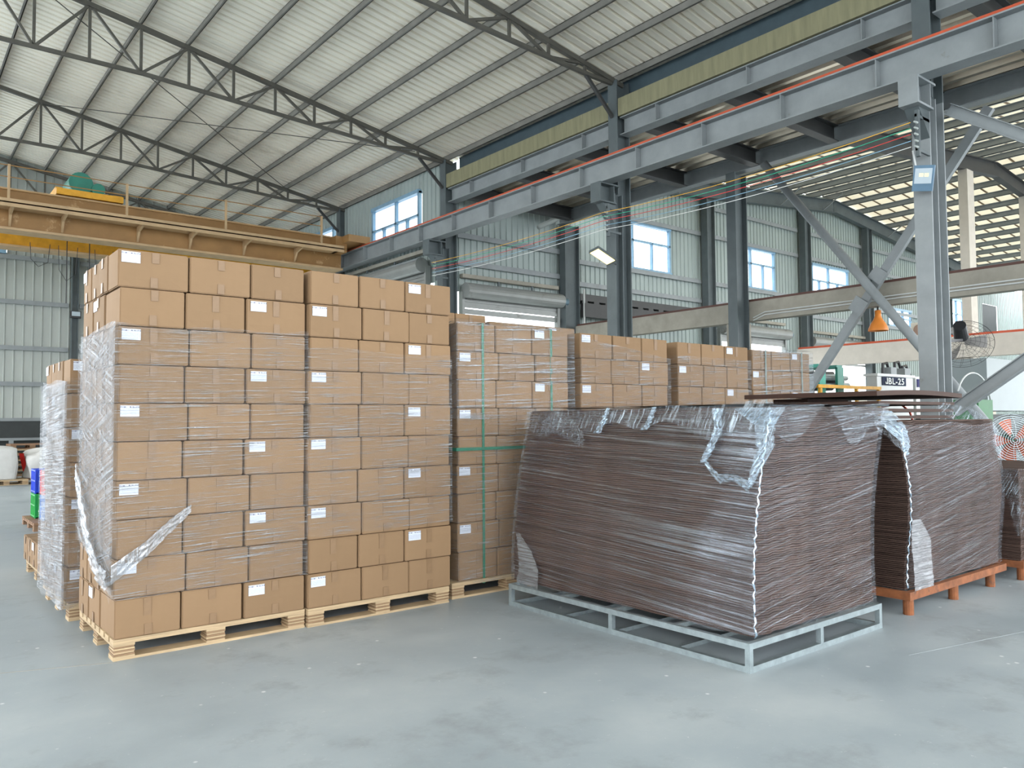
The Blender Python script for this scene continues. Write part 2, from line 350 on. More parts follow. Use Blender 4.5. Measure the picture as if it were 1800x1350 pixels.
cladding('wall_side', 'x', 11.45, 16.9, 28.8, 0, 8.52, HK, CLAD)
HB = [(1.0, 2.95, 6.95, 8.0), (0.2, 9.0, 0, 1.75)]
cladding('wall_back', 'y', 28.75, 0, 11.5, 0, lambda x: zr(x) + .03, HB, CLADB, pitch=.25, rib=.04)
cladding('wall_right', 'x', 51.9, 4, 16.8, 0, 7.4, [], CLAD, pitch=.3)
# dark recess under the back wall cladding
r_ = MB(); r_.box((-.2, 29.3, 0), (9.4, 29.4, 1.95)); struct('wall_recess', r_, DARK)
fr = thing('door_frame', 'pale blue steel door frame in the dark opening low on back wall', 'door frame', (0.2, 28.7, 0))
q = MB(); q.box((.2, 28.68, 1.72), (9, 28.76, 1.82)); q.build('head_rail', STEELL, fr)
q = MB(); q.box((.2, 28.68, 1.12), (9, 28.76, 1.20)); q.build('middle_rail', STEELL, fr)
for x in (3.15, 4.28, 5.6): q = MB(); q.box((x, 28.68, 0), (x + .12, 28.76, 1.12)); q.build('post', STEELL, fr)
q = MB(); q.box((.2, 28.74, 1.2), (9, 28.78, 1.72)); q.build('dark_panel', DARK, fr)
# small objects behind: shutter gap, outside white is the sky

def window(n, axis, c, u0, u1, z0, z1, mull=(.5,), transom=.62, low=(.5,), mat=BLUEF, sgn=-1):
    t = thing('window_%d' % n, None, None, ((u0, c, z0) if axis == 'y' else (c, u0, z0))); t['kind'] = 'structure'
    def B(mb, ua, ub, za, zb, d0=-.05, d1=.05):
        if axis == 'y': mb.box((ua, c + d0, za), (ub, c + d1, zb))
        else: mb.box((c + d0, ua, za), (c + d1, ub, zb))
    q = MB(); t_ = .06
    B(q, u0 - .02, u1 + .02, z1 - t_, z1 + .04, -.08, .08); B(q, u0 - .02, u1 + .02, z0 - .05, z0 + t_, -.1, .08)
    B(q, u0 - .02, u0 + t_, z0, z1); B(q, u1 - t_, u1 + .02, z0, z1)
    zt = z0 + (z1 - z0) * transom; B(q, u0, u1, zt - .03, zt + .03)
    for a in mull: x = u0 + (u1 - u0) * a; B(q, x - .035, x + .035, z0, z1)
    for a in low: x = u0 + (u1 - u0) * a; B(q, x - .025, x + .025, z0, zt)
    fr_ = q.build('frame', mat, t)
    q = MB(); B(q, u0, u1, z0, z1, -.004, .004); q.build('pane', GLASS, fr_)
window(1, 'x', 11.42, 18.2, 20.8, 6.45, 7.92, (.48,), .55, (.25, .75))
window(2, 'y', YE, 18.0, 20.2, 6.35, 7.85, (.18,), .62, (.6,))
window(3, 'y', YE, 23.6, 26.2, 6.35, 7.85, (.42,), .62, (.72,))
window(4, 'y', YE, 28.8, 31.6, 6.35, 7.75, (.45,), .55, (.2, .7))
window(5, 'y', YE, 35.0, 37.2, 5.7, 6.5, (.3, .65), .5, ())
window(6, 'y', YE, 41.4, 43.0, 5.9, 7.5, (.5,), .55, ())
window(7, 'x', 11.42, 23.4, 26.4, 6.6, 7.92, (.5,), .5, ())
window(8, 'y', 28.72, 1.0, 2.95, 6.95, 8.0, (.5,), .5, ())
q = MB(); q.box((45.4, YE + .02, 5.2), (47.4, YE + .1, 7.6)); struct('trim_1', q, DARK)  # near-black sheet, the shade of the wall recess put into its colour

# ------------------------------------------------------------------ girts
def girts(wall, axis, c, spans, zs, mat=STEELL, s=.1):
    for k, z in enumerate(zs):
        for (a, b_) in spans:
            q = MB()
            if axis == 'y': q.box((a, c - .105, z + .03), (b_, c - .035, z + .07)); q.box((a, c - .12, z - .07), (b_, c - .105, z + .07)); pl = '' 
            else: q.box((c - .105, a, z + .03), (c - .035, b_, z + .07)); q.box((c - .12, a, z - .07), (c - .105, b_, z + .07))
            o = q.build('wall_girt', mat, loc=((a, c, z) if axis == 'y' else (c, a, z)))
            yield o, k, (a, b_)
for o, k, sp_ in girts('back', 'y', 28.72, [(0, 4.7), (5.0, 11.3)], (6.81, 5.42, 3.99, 2.87), STEELL):
    tag(o, 'grey steel girt on back wall, %s from top, %s the wall column' % (ORD[k], 'left of' if sp_[0] == 0 else 'right of'), 'girt', 'girts of the back wall')
for o, k, sp_ in girts('annex', 'y', YE, [(11.65, 15.3)], (6.47, 5.75)):
    tag(o, 'dark girt above the rolled shutter, %s one on that bay' % ('upper' if k == 0 else 'lower'), 'girt', 'girts of the end wall')
bays = [(15.85, 21.7), (22.1, 27.7), (28.3, 32.6), (33.1, 40)]
bn = ['nearest the rolled shutter', 'second bay right of shutter', 'third bay right of shutter', 'fourth bay right of shutter']
for z_i, z in enumerate((8.9, 7.92, 6.28, 5.62)):
    for bi, bb in enumerate(bays):
        if z == 8.9 and bi == 0: continue
        for o, k, sp_ in girts('end', 'y', YE, [bb], (z,)):
            tag(o, 'steel girt on end wall, %s, %s' % (('highest level', 'at window head level', 'at window sill level', 'lowest level')[z_i], bn[bi]), 'girt', 'girts of the end wall')

# ------------------------------------------------------------------ steel columns
def hcol(mb, x0, x1, y0, y1, z0, z1, tf=.025):
    """H column: flanges at x0 and x1, web between"""
    mb.box((x0, y0, z0), (x0 + tf, y1, z1)); mb.box((x1 - tf, y0, z0), (x1, y1, z1))
    mb.box((x0 + tf, (y0 + y1) / 2 - .01, z0), (x1 - tf, (y0 + y1) / 2 + .01, z1))
KY = [4.70, 10.62, 16.66, 22.6]
KN = ['nearest on the right, with the floodlight', 'in middle distance under the runway, yellow lamp on it', 'standing at the corner of the end wall', 'farthest along the crane runway']
for i, y in enumerate(KY):
    t = thing('steel_column', 'grey blue steel column ' + KN[i], 'column', (11.35, y, 0), 'columns under the crane runway')
    y1 = y + .24
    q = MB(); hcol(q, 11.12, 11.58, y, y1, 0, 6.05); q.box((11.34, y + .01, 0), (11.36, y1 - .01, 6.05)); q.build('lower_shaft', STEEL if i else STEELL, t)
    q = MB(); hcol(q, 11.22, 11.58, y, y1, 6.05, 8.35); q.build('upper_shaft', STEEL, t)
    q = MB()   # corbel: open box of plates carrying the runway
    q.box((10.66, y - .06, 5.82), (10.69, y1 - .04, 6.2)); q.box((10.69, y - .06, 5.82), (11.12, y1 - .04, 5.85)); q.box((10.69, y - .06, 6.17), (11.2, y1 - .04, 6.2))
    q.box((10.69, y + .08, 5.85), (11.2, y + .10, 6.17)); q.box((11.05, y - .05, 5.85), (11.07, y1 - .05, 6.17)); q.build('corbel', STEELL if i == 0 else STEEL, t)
    q = MB(); q.v = [(10.8, y, 5.82), (11.12, y, 5.82), (11.12, y, 5.45), (10.8, y1 - .05, 5.82), (11.12, y1 - .05, 5.82), (11.12, y1 - .05, 5.45)]
    q.f = [(0, 2, 1), (3, 4, 5), (0, 3, 5, 2), (0, 1, 4, 3), (1, 2, 5, 4)]; q.m = [0] * 5; q.build('gusset', STEEL, t)
    q = MB(); q.box((10.95, y - .15, 0), (11.75, y1 + .15, .03)); q.build('base_plate', STEEL, t)
    if i: q = MB(); q.box((11.0, y - .05, 6.75), (11.2, y + .35, 6.79)); q.build('bracket', STEELL, t)
for i, y in enumerate((3.55, 10.6)):
    q = MB(); hcol(q, 15.02, 15.46, y, y + .25, 0, 7.23)
    tag(q.build('steel_column', STEEL, loc=(15.2, y, 0)), 'steel column beyond the mezzanine, %s' % ('at the right picture edge' if i == 0 else 'beside the round diagonal brace'), 'column', 'columns behind the mezzanine')
q = MB(); hcol(q, 15.22, 15.78, 16.5, 16.74, 0, 7.25)
tag(q.build('steel_column', STEEL, loc=(15.5, 16.5, 0)), 'dark steel column at right end of the rolled shutter', 'column', 'columns of the end wall')
for x, lb in ((21.7, 'between the first two windows'), (27.75, 'between second and third windows'), (32.6, 'behind the crossing of the braces'), (40.4, 'just right of the near column')):
    q = MB(); hcol(q, x, x + .42, 16.45, 16.7, 0, z2(x) - .02)
    tag(q.build('wind_column', STEEL, loc=(x, 16.5, 0)), 'steel wind column on end wall ' + lb, 'column', 'columns of the end wall')
q = MB(); hcol(q, 4.75, 4.95, 28.42, 28.62, 0, 9.4)
tag(q.build('wind_column', STEEL, loc=(4.8, 28.5, 0)), 'grey steel column on back wall holding a small floodlight', 'column')
for (x0, y0, lb) in ((27.35, 10.45, 'left one, near the wall fan'), (32.6, 10.45, 'right one, at the picture edge'), (24.9, 8.3, 'nearest one, at the right edge')):
    q = MB(); q.box((x0, y0, 0), (x0 + .5, y0 + .28, z2(x0)))
    if lb.startswith('near'): continue
    tag(q.build('concrete_column', CONCP, loc=(x0, y0, 0)), 'cream concrete column in the side hall, ' + lb, 'column', 'cream columns of the side hall')

# ------------------------------------------------------------------ crane runway with red rail
t = thing('runway_beam', 'grey steel crane runway beam along the columns', 'beam', (10.85, -2, 6.2))
q = MB(); q.ibeam((10.85, -3, 6.42), (10.85, 28.6, 6.42), .28, .44, .022, .014); gd_ = q.build('girder', STEELL, t)
q = MB()
y = -1.9
while y < 28: q.box((10.72, y, 6.222), (10.845, y + .012, 6.618)); y += 1.5
ys = [-.74 + 1.49 * i for i in range(19)]
for i, y in enumerate(ys):
    q = MB(); q.box((10.72, y, 6.222), (10.84, y + .014, 6.618)); q.box((10.86, y, 6.222), (10.98, y + .014, 6.618)); q.build('stiffener', STEELL, gd_)
q = MB(); q.box((10.815, -3, 6.64), (10.885, 28.6, 6.72)); q.box((10.835, -3, 6.72), (10.865, 28.6, 6.735)); q.build('rail', REDP, t)

# ------------------------------------------------------------------ mezzanine between the two column rows
for k, (ya, yb) in enumerate(((-4, 4.69), (4.95, 10.61), (10.87, 16.65))):
    nm_ = ('nearest bay', 'middle bay', 'farthest bay')[k]
    t = thing('mezzanine_edge_beam', 'grey I beam under the drip stained concrete kerb, ' + nm_, 'beam', (11.42, ya, 7.25), 'edge beams above the runway')
    q = MB(); q.ibeam((11.42, ya, 7.42), (11.42, yb, 7.42), .26, .36, .02, .012); q.build('beam', STEELL, t)
    for i in range(9):
        y = -.3 + 2 * i
        if ya + .2 < y < yb - .2: q = MB(); q.box((11.30, y, 7.26), (11.41, y + .012, 7.58)); q.build('stiffener', STEELL, t)
    q = MB(); q.box((11.24, ya, 7.61), (11.32, yb, 7.96)); tag(q.build('concrete_kerb', OLIVE, loc=(11.24, ya, 7.6)), 'olive concrete kerb with pale drips on mezzanine edge, ' + nm_, 'kerb', 'concrete kerbs of the mezzanine')
q = MB(); q.ibeam((15.2, -4, 7.41), (15.2, 16.7, 7.41), .22, .36, .02, .012)
tag(q.build('mezzanine_edge_beam', STEELL, loc=(15.2, 0, 7.4)), 'far edge beam of the mezzanine, dark web with bright lower flange', 'beam')
for i, y in enumerate((.2, 2.2, 4.25, 6.2, 8.25, 10.1, 12.1, 14.1, 16.1)):
    q = MB(); q.ibeam((11.56, y, 7.41), (15.09, y, 7.41), .2, .34, .02, .012)
    tag(q.build('floor_beam', STEELD if i % 2 else STEELD, loc=(11.6, y, 7.4)), 'dark cross beam under the mezzanine deck, %s counted from the near end' % ORD[i], 'beam', 'cross beams under the mezzanine')
# trapezoid deck, ribs along y
mb = MB(); x = 11.6; prof = []
while x < 15.3: prof += [(x, .09), (x + .15, .09), (x + .19, 0), (x + .29, 0)]; x += .33
prof.append((x, .09)); nn = len(prof)
for y in (-4, 16.7):
    for (xx, h) in prof: mb.v.append((xx, y, 7.605 + h))
for j in range(nn - 1): mb.f.append((j, j + 1, nn + j + 1, nn + j)); mb.m.append(0)
tag(mb.build('deck_sheet', DECK), 'ribbed metal deck sheet of the mezzanine seen from below', 'deck')
q = MB(); q.box((11.33, -4, 7.72), (15.3, 16.72, 7.9)); struct('ceiling_mezzanine', q, CONC)
q = MB(); q.box((11.62, -9, 8.10), (11.84, 16.6, 8.455)); q.box((11.62, 16.95, 8.10), (11.68, 28.8, 8.2))
tag(q.build('eaves_gutter', paint('gutter_blue', (.05, .075, .09), .5), loc=(11.7, 0, 8.2)), 'dark blue gutter under the roof eave above the mezzanine edge', 'gutter')
q = MB(); q.tube([(11.62, -3, 8.13), (11.62, 16.5, 8.13)], .02); tag(q.build('conduit_pipe', STEELL), 'thin pale conduit running along the dark eave', 'pipe')
q = MB(); q.box((11.85, -9, 7.9), (11.95, 16.6, 8.9)); struct('wall_upper', q, paint('upper_dark', (.05, .07, .08), .6))

# ------------------------------------------------------------------ roof trusses of building 1
PX = [11.4 - .93 * i for i in range(13)]
def ztop(x): return 8.32 + (11.45 - abs(x)) * .171
def zbot(x): return 8.30 + min(.36, (10.6 - abs(x)) * .055) if abs(x) < 10.6 else 8.30
TY = [(4.80, 'over the near column, mostly out of frame'), (10.74, 'over middle column with the yellow lamp'), (16.78, 'running to the corner column of the end wall'), (22.7, 'farthest free one, running to the last runway column'), (28.55, 'against the back wall'), (-1.2, 'behind the viewer')]
for y, lb in TY[:5]:
    t = thing('roof_truss', 'dark steel lattice roof truss ' + lb, 'truss', (11.4, y, 8.3), 'roof trusses')
    xe = -11.4
    q = MB(); q.bar((11.5, y, ztop(11.5)), (0, y, ztop(0)), .09, .09); q.bar((0, y, ztop(0)), (-11.5, y, ztop(11.5)), .09, .09); q.build('top_chord', TRUSS, t)
    q = MB(); pts = [11.2, 10.5, 8, 5, 4, 0, -4, -8, -10.5]
    for a, b_ in zip(pts, pts[1:]): q.bar((a, y, zbot(a)), (b_, y, zbot(b_)), .07, .07)
    q.build('bottom_chord', TRUSS, t)
    for i, x in enumerate(PX[1:11]):
        if x < 1: continue
        q = MB(); q.bar((x, y, zbot(x)), (x, y, ztop(x)), .05, .05); q.build('vertical_web', TRUSS, t)
        if i < 10:
            xn = PX[i + 2]
            a, b_ = ((x, ztop(x)), (xn, zbot(xn))) if i % 2 == 0 else ((x, zbot(x)), (xn, ztop(xn)))
            q = MB(); q.bar((a[0], y, a[1]), (b_[0], y, b_[1]), .05, .05); q.build('diagonal_web', TRUSS, t)
    q = MB(); q.bar((10.5, y, 8.28), (11.22, y, 7.62), .06, .06); q.build('knee_brace', STEELD if y > 5 else STEEL, t)
for i, x in enumerate(PX[:12] + [.2]):
    q = MB(); z = ztop(x) + .05; zz = zr(x) - .005
    q.box((x - .008, -9, z), (x + .008, 28.7, zz)); q.box((x - .04, -9, z), (x + .008, 28.7, z + .012)); q.box((x - .008, -9, zz - .012), (x + .05, 28.7, zz))
    tag(q.build('roof_purlin', PURL, loc=(x, 10, z)), 'brown grey purlin under the truss hall roof, %s up from the eave' % ORD[i], 'purlin', 'purlins of the truss hall')
for a, b_, lb in (((3.0, 22.7, 9.72), (10.4, 16.8, 8.42), 'rising towards the far left'), ((2.2, 16.8, 9.82), (9.6, 22.7, 8.62), 'falling towards the far right')):
    q = MB(); q.tube([a, b_], .011, 6); tag(q.build('tie_rod', TRUSS), 'thin steel tie rod between two trusses, ' + lb, 'rod', 'crossed tie rods')

# building 2 frames and purlins
for y, lb in ((16.55, 'against the end wall'), (10.6, 'at the cream columns'), (4.75, 'nearest, upper right edge')):
    q = MB()
    for a, b_ in ((15.5, 30.1), (30.1, 46)):
        q.ibeam((a, y, z2(a) + .25), (b_, y, z2(b_) + .25), .22, .5, .02, .012)
    tag(q.build('rafter_beam', STEEL if y > 16 else STEELD, loc=(30, y, 9.9)), 'dark green grey rafter of the side hall roof ' + lb, 'rafter', 'rafters of the side hall')
x = 16.0; k = 0
PX2 = []
while x < 46: PX2.append(x); x += 1.25
for k, x in enumerate(PX2):
    q = MB(); z = z2(x) + .5
    q.box((x - .01, -4, z), (x + .01, 16.8, z + .2)); q.box((x - .01, -4, z), (x + .07, 16.8, z + .015)); q.box((x - .07, -4, z + .185), (x + .01, 16.8, z + .2))
    tag(q.build('roof_purlin', STEELL, loc=(x, 10, z)), 'grey purlin under side hall roof, %s from the mezzanine side' % ORD[k], 'purlin', 'purlins of the side hall')
for k, (x, y) in enumerate(((20.3, 16.2), (22.9, 16.2), (26.2, 16.2), (29.2, 16.2), (34.5, 16.2), (37.2, 16.2))):
    q = MB(); q.bar((x, 16.5, z2(x) + .05), (x + .05, 15.7, z2(x) + .55), .04, .04)
    tag(q.build('fly_brace', STEELL), 'short slanting brace under the end wall rafter, %s from left' % ORD[k], 'brace', 'short rafter braces')

# ------------------------------------------------------------------ diagonal braces
q = MB(); q.tube([(15.0, 9.83, 7.2), (15.0, 5.25, 1.1)], .09, 12)
tag(q.build('diagonal_brace', STEELL, smooth=True), 'round tube brace falling to the right, left of near column', 'brace')
t = thing('diagonal_brace', 'angle steel brace rising to the right behind near column', 'brace', (15.15, 10.1, .8))
q = MB(); q.bar((15.2, 10.3, .5), (15.2, 5.40, 7.10), .1, .17); q.build('bar', STEELL, t)
q = MB(); q.bar((15.1, 7.93, 3.73), (15.1, 7.75, 3.97), .03, .3); q.bar((15.1, 7.52, 4.3), (15.1, 7.35, 4.5), .03, .3); q.build('splice_plate', STEELL, t)
q = MB(); q.ibeam((11.38, 4.55, 5.86), (11.38, -1.2, 1.8), .12, .16, .012, .01)
tag(q.build('diagonal_brace', STEELL, loc=(11.38, 4.5, 5.8)), 'grey I section brace falling right from top of near column', 'brace')
q = MB(); q.ibeam((11.38, 4.62, 1.72), (11.38, -1.2, 5.86), .12, .16, .012, .01)
tag(q.build('diagonal_brace', STEELL, loc=(11.38, 4.5, 1.7)), 'grey I section brace rising right behind the second brown pile', 'brace')

# ------------------------------------------------------------------ concrete crane beams of the side hall
t = thing('concrete_beam', 'stained concrete beam with dark rail crossing behind near column', 'beam', (15.6, 8, 3.8))
q = MB(); q.box((15.5, -4, 3.86), (15.75, 16.4, 4.30)); q.build('beam', CONC, t)
q = MB(); q.box((15.56, -4, 4.305), (15.7, 16.4, 4.36)); q.build('rail', paint('dark_rail', (.10, .045, .035), .6), t)
for z in (4.02, 3.96): q = MB(); q.tube([(15.47, -3, z + .02), (15.47, 10.2, z), (15.47, 10.5, z - .1)], .014, 6); q.build('conduit', WHITEP, t)
t = thing('concrete_beam', 'pale pinkish concrete beam with red rail, lower and farther back', 'beam', (27, 8, 3.5))
q = MB(); q.box((26.9, -4, 3.52), (27.25, 16.4, 4.2)); q.build('beam', CONCP, t)
q = MB(); q.box((27.0, -4, 4.205), (27.1, 16.4, 4.28)); q.build('rail', REDP, t)
for x_, y_ in ((26.9, 10.45), (26.9, 16.0)):
    q = MB(); q.box((x_, y_, 0), (x_ + .4, y_ + .4, 3.5)); tag(q.build('concrete_pier', CONC, loc=(x_, y_, 0)), 'grey concrete pier under the pale beam, %s' % ('near the wall fan' if y_ < 12 else 'at the end wall'), 'column')
q = MB(); q.box((15.5, 10.86, 0), (15.9, 11.25, 3.85)); tag(q.build('concrete_pier', CONC, loc=(15.5, 11, 0)), 'grey concrete pier behind the steel column beside last carton stack', 'column')

# ------------------------------------------------------------------ roller shutters
def shutter(lb, axis, c, u0, u1, zr_, gap, label):
    t = thing('roller_shutter', label, 'shutter', ((u0, c, zr_) if axis == 'y' else (c, u0, zr_)))
    def P(u, d, z): return (u, c - d, z) if axis == 'y' else (c - d, u, z)
    q = MB(); q.tube([P(u0, .30, zr_), P(u1, .30, zr_)], .2, 18); q.build('curtain_roll', SHUT, t, smooth=False)
    q = MB(); z = zr_ - .1
    while z > gap: q.box(P(u0, .10, z - .08), P(u1, .14, z)); q.box(P(u0, .09, z - .085), P(u1, .11, z - .075)); z -= .09
    q.box(P(u0, .08, gap - .14), P(u1, .16, gap - .06)); q.build('slat_curtain', SHUT, t)
    q = MB(); q.box(P(u0, .06, zr_ + .35), P(u1, .2, zr_ + .45)); q.build('lintel', CONC, t)
    for u in (u0 - .02, u1 - .04): q = MB(); q.box(P(u, .04, 0), P(u + .08, .2, zr_)); q.build('guide_rail', SHUT, t)
    for u in (u0 + (u1 - u0) * .35, u0 + (u1 - u0) * .7): q = MB(); q.box(P(u, .14, zr_ + .15), P(u + .06, .18, zr_ + .36)); q.build('hanger', STEEL, t)
    q = MB(); q.tube([P(u1 + .0, .3, zr_), P(u1 + .22, .3, zr_)], .1, 10); q.build('drive_motor', paint('motor_blue', (.10, .16, .2), .4), t)
    return t
shutter('a', 'y', YE, 11.75, 15.1, 5.0, 4.72, 'rolled up grey shutter in end wall, daylight below it')
q = MB(); q.box((11.75, YE - .12, 4.42), (15.3, YE - .04, 4.55)); tag(q.build('cross_bar', SHUT, loc=(13, YE, 4.5)), 'pale bar crossing the bright gap under the end wall shutter', 'bar')
shutter('b', 'x', 11.4, 17.6, 22.2, 5.75, 5.35, 'partly hidden roller shutter behind the tall carton stacks')
shutter('c', 'y', YE, 22.6, 26.6, 4.75, 4.45, 'roller shutter farther right, left of the orange lamp')
shutter('d', 'y', YE, 28.2, 33.0, 4.6, 3.9, 'roller shutter directly behind the orange lamp')
q = MB()
for i in range(12): q.box((15.9 + i * .48, YE - .32, 5.02), (16.12 + i * .48, YE - .12, 5.1))
q.box((15.85, YE - .3, 5.1), (21.6, YE - .1, 5.3)); q.box((15.85, YE - .5, 4.6), (20.6, YE - .3, 5.0))
tag(q.build('lean_to_canopy', STEELD, loc=(16, YE, 5)), 'dark beam and ribbed canopy edge under the end wall window', 'canopy')

# ------------------------------------------------------------------ overhead travelling crane
t = thing('overhead_crane', 'ochre bridge crane spanning the hall behind the cartons', 'crane', (10.6, 21, 6.0))
q = MB(); q.box((1.0, 20.98, 6.08), (10.45, 21.0, 6.95)); q.box((1.0, 21.3, 6.08), (10.45, 21.32, 6.95)); q.build('front_girder_web', OCHRE, t)
q = MB(); q.box((1.0, 20.85, 6.03), (10.45, 21.4, 6.08)); q.box((1.0, 20.9, 6.95), (10.45, 21.4, 6.99)); q.build('front_girder_flange', OCHREL, t)
q = MB(); q.box((1.0, 22.98, 6.08), (10.45, 23.3, 6.95)); q.build('rear_girder', YELL, t)
q = MB(); q.box((1.0, 22.85, 6.03), (10.45, 23.4, 6.08)); q.build('rear_girder_flange', OCHREL, t)
q = MB(); q.box((1.0, 20.28, 6.50), (10.2, 20.98, 6.53)); q.box((1.0, 20.28, 6.42), (10.2, 20.30, 6.60)); wk_ = q.build('walkway', OCHREL, t)
q = MB(); q.box((1.0, 21.1, 6.99), (10.4, 21.16, 7.04)); q.box((1.0, 23.1, 6.95), (10.4, 23.16, 7.02)); q.build('trolley_rail', paint('rail_brown', (.13, .07, .05), .6), t)
for x in (2.2, 3.25, 4.9, 6.15, 7.55, 9.0):
    q = MB(); q.v = [(x, 20.97, 6.50), (x, 20.35, 6.50), (x, 20.35, 6.44), (x, 20.80, 6.36), (x, 20.97, 6.12), (x + .05, 20.97, 6.50), (x + .05, 20.35, 6.50), (x + .05, 20.35, 6.44), (x + .05, 20.80, 6.36), (x + .05, 20.97, 6.12)]
    q.f = [(0, 1, 2, 3, 4), (9, 8, 7, 6, 5), (0, 5, 6, 1), (1, 6, 7, 2), (2, 7, 8, 3), (3, 8, 9, 4), (4, 9, 5, 0)]; q.m = [0] * 7; q.build('walkway_bracket', OCHREL, wk_)
for x in (2.1, 4.5, 6.85, 9.5): q = MB(); q.box((x, 20.29, 6.5), (x + .05, 20.34, 7.36)); q.build('railing_post', OCHREL, wk_)
for z in (7.34, 7.08, 6.80): q = MB(); q.tube([(1.0, 20.315, z), (9.55, 20.315, z)], .012, 6); q.build('hand_rail', OCHRE, wk_)
q = MB(); q.box((10.3, 20.2, 6.75), (10.98, 23.9, 6.95)); q.box((10.1, 20.6, 6.5), (10.45, 23.6, 6.95)); q.build('end_carriage', OCHRE, t)
for y in (20.5, 23.6): q = MB(); q.tube([(10.8, y, 6.86), (10.9, y, 6.86)], .12, 14); q.build('travel_wheel', BLACK, t)
for x, h in ((2.75, .5), (3.35, .75), (4.15, .55)):
    q = MB(); q.tube([(x, 21.9, 6.0), (x + .02, 21.9, 6.0 - h * .8), (x + .18, 21.9, 6.0 - h * 1.15), (x + .38, 21.9, 6.0 - h * .9), (x + .42, 21.9, 6.0)], .008, 5); q.build('festoon_cable', BLACK, t)
tr_ = thing('crane_trolley', 'yellow crane trolley with green hoist drum on the crane girders', 'trolley', (3.9, 22, 7.05))
q = MB(); q.box((3.15, 21.0, 7.05), (4.6, 21.15, 7.20)); q.box((3.15, 23.0, 7.05), (4.6, 23.2, 7.33)); q.box((3.15, 21.15, 7.05), (3.3, 23.0, 7.25)); q.box((4.4, 21.15, 7.05), (4.6, 23.0, 7.25)); q.build('frame', YELL, tr_)
q = MB(); q.tube([(3.75, 21.5, 7.52), (3.75, 22.4, 7.52)], .27, 24); q.build('hoist_drum', GREENM, tr_, smooth=False)
q = MB(); q.tube([(4.12, 21.4, 7.40), (4.12, 21.9, 7.40)], .15, 18); q.build('hoist_motor', GREENM, tr_)
for x in (3.55, 4.05): q = MB(); q.tube([(x, 22, 7.3), (x, 22, 4.6)], .012, 5); q.build('hoist_rope', BLACK, tr_)

# ------------------------------------------------------------------ conductor wires and their brackets
WC = [('yellow', (.85, .45, .03), 5.57), ('green', (.02, .42, .25), 5.49), ('red', (.75, .06, .05), 5.41), ('thin blue', (.25, .45, .6), 5.32), ('white', (.8, .8, .78), 5.24)]
for nme, c, z in WC:
    q = MB(); pts = []
    for (ya, yb) in ((4.75, 10.5), (10.5, 16.45)):
        for i in range(9): s_ = i / 8; pts.append((10.66, ya + (yb - ya) * s_, z - .10 * 4 * s_ * (1 - s_) * (1 if ya < 9 else .7)))
    q.tube(pts, .0055, 5); tag(q.build('conductor_wire', paint('wire_' + nme.replace(' ', '_'), c, .5)), '%s conductor wire strung between the runway columns' % nme, 'wire', 'conductor wires')
for i, y in enumerate((4.70, 10.45, 16.4)):
    t = thing('insulator_rack', 'rack of small insulators on the %s' % ('near column above the floodlight', 'middle column above the yellow lamp', 'corner column beside the shutter')[i], 'insulator rack', (10.75, y, 5.2))
    q = MB(); q.box((10.74, y - .02, 5.12), (10.79, y + .03, 5.75)); q.box((10.74, y, 5.66), (11.12, y + .03, 5.70)); q.box((10.74, y, 5.2), (11.12, y + .03, 5.24)); br_ = q.build('bracket', STEEL, t)
    for nme, c, z in WC: q = MB(); q.tube([(10.74, y, z), (10.66, y, z)], .02, 8, rr=[.02, .012]); q.build('insulator', PVC, br_)

# ------------------------------------------------------------------ lamps, fans, pipes
t = thing('floodlight', 'blue framed LED floodlight tilted on the near column', 'floodlight', (10.9, 4.75, 4.85))
Mf = Matrix.Translation((10.93, 4.72, 4.86)) @ Matrix.Rotation(math.radians(-75), 4, 'Z') @ Matrix.Rotation(math.radians(9), 4, 'Y') @ Matrix.Rotation(math.radians(12), 4, 'X')
q = MB(); q.box((-.125, -.03, -.17), (.125, .04, .17), M=Mf); q.build('housing', DUCT, t)
q = MB(); q.box((-.105, -.036, -.07), (.105, -.03, .13), M=Mf); ln_ = q.build('lens', GLW, t)
for u in (-.05, .015): q = MB(); q.box((u, -.040, .02), (u + .05, -.036, .065), M=Mf); q.build('led_chip', LED, ln_)
q = MB(); q.tube([(10.9, 4.8, 5.03), (10.86, 4.82, 5.25)], .012, 6); q.build('cable', WHITEP, t)
q = MB(); q.box((10.95, 4.73, 4.75), (11.12, 4.78, 4.79)); q.build('mount', RUST, t)
t = thing('column_lamp', 'slim street style lamp with glowing yellow panel on middle column', 'lamp', (10.9, 10.6, 4.68))
Mf = Matrix.Translation((10.72, 10.5, 4.70)) @ Matrix.Rotation(math.radians(20), 4, 'Y') @ Matrix.Rotation(math.radians(-14), 4, 'X')
q = MB(); q.box((-.33, -.12, 0), (.2, .12, .05), M=Mf); q.build('housing', STEEL, t)
q = MB(); q.box((-.31, -.10, -.012), (.16, .10, 0), M=Mf); q.build('light_panel', LAMPY, t)
q = MB(); q.tube([(10.9, 10.52, 4.66), (11.14, 10.62, 4.66)], .02, 8); q.build('arm', STEEL, t)
t = thing('floodlight', 'small dark floodlight on the back wall column', 'floodlight', (4.85, 28.3, 5.1))
q = MB(); q.box((4.70, 28.28, 5.0), (5.0, 28.43, 5.22)); q.build('housing', BLACK, t)
q = MB(); q.box((4.73, 28.272, 5.06), (4.97, 28.28, 5.20)); q.build('lens', GLW, t)
t = thing('bell_lamp', 'orange bell shaped lamp hanging under the stained concrete beam', 'lamp', (15.6, 7.70, 3.4))
prof = [(.02, .42), (.06, .41), (.06, .30), (.085, .235), (.145, .14), (.185, .05), (.19, 0)]
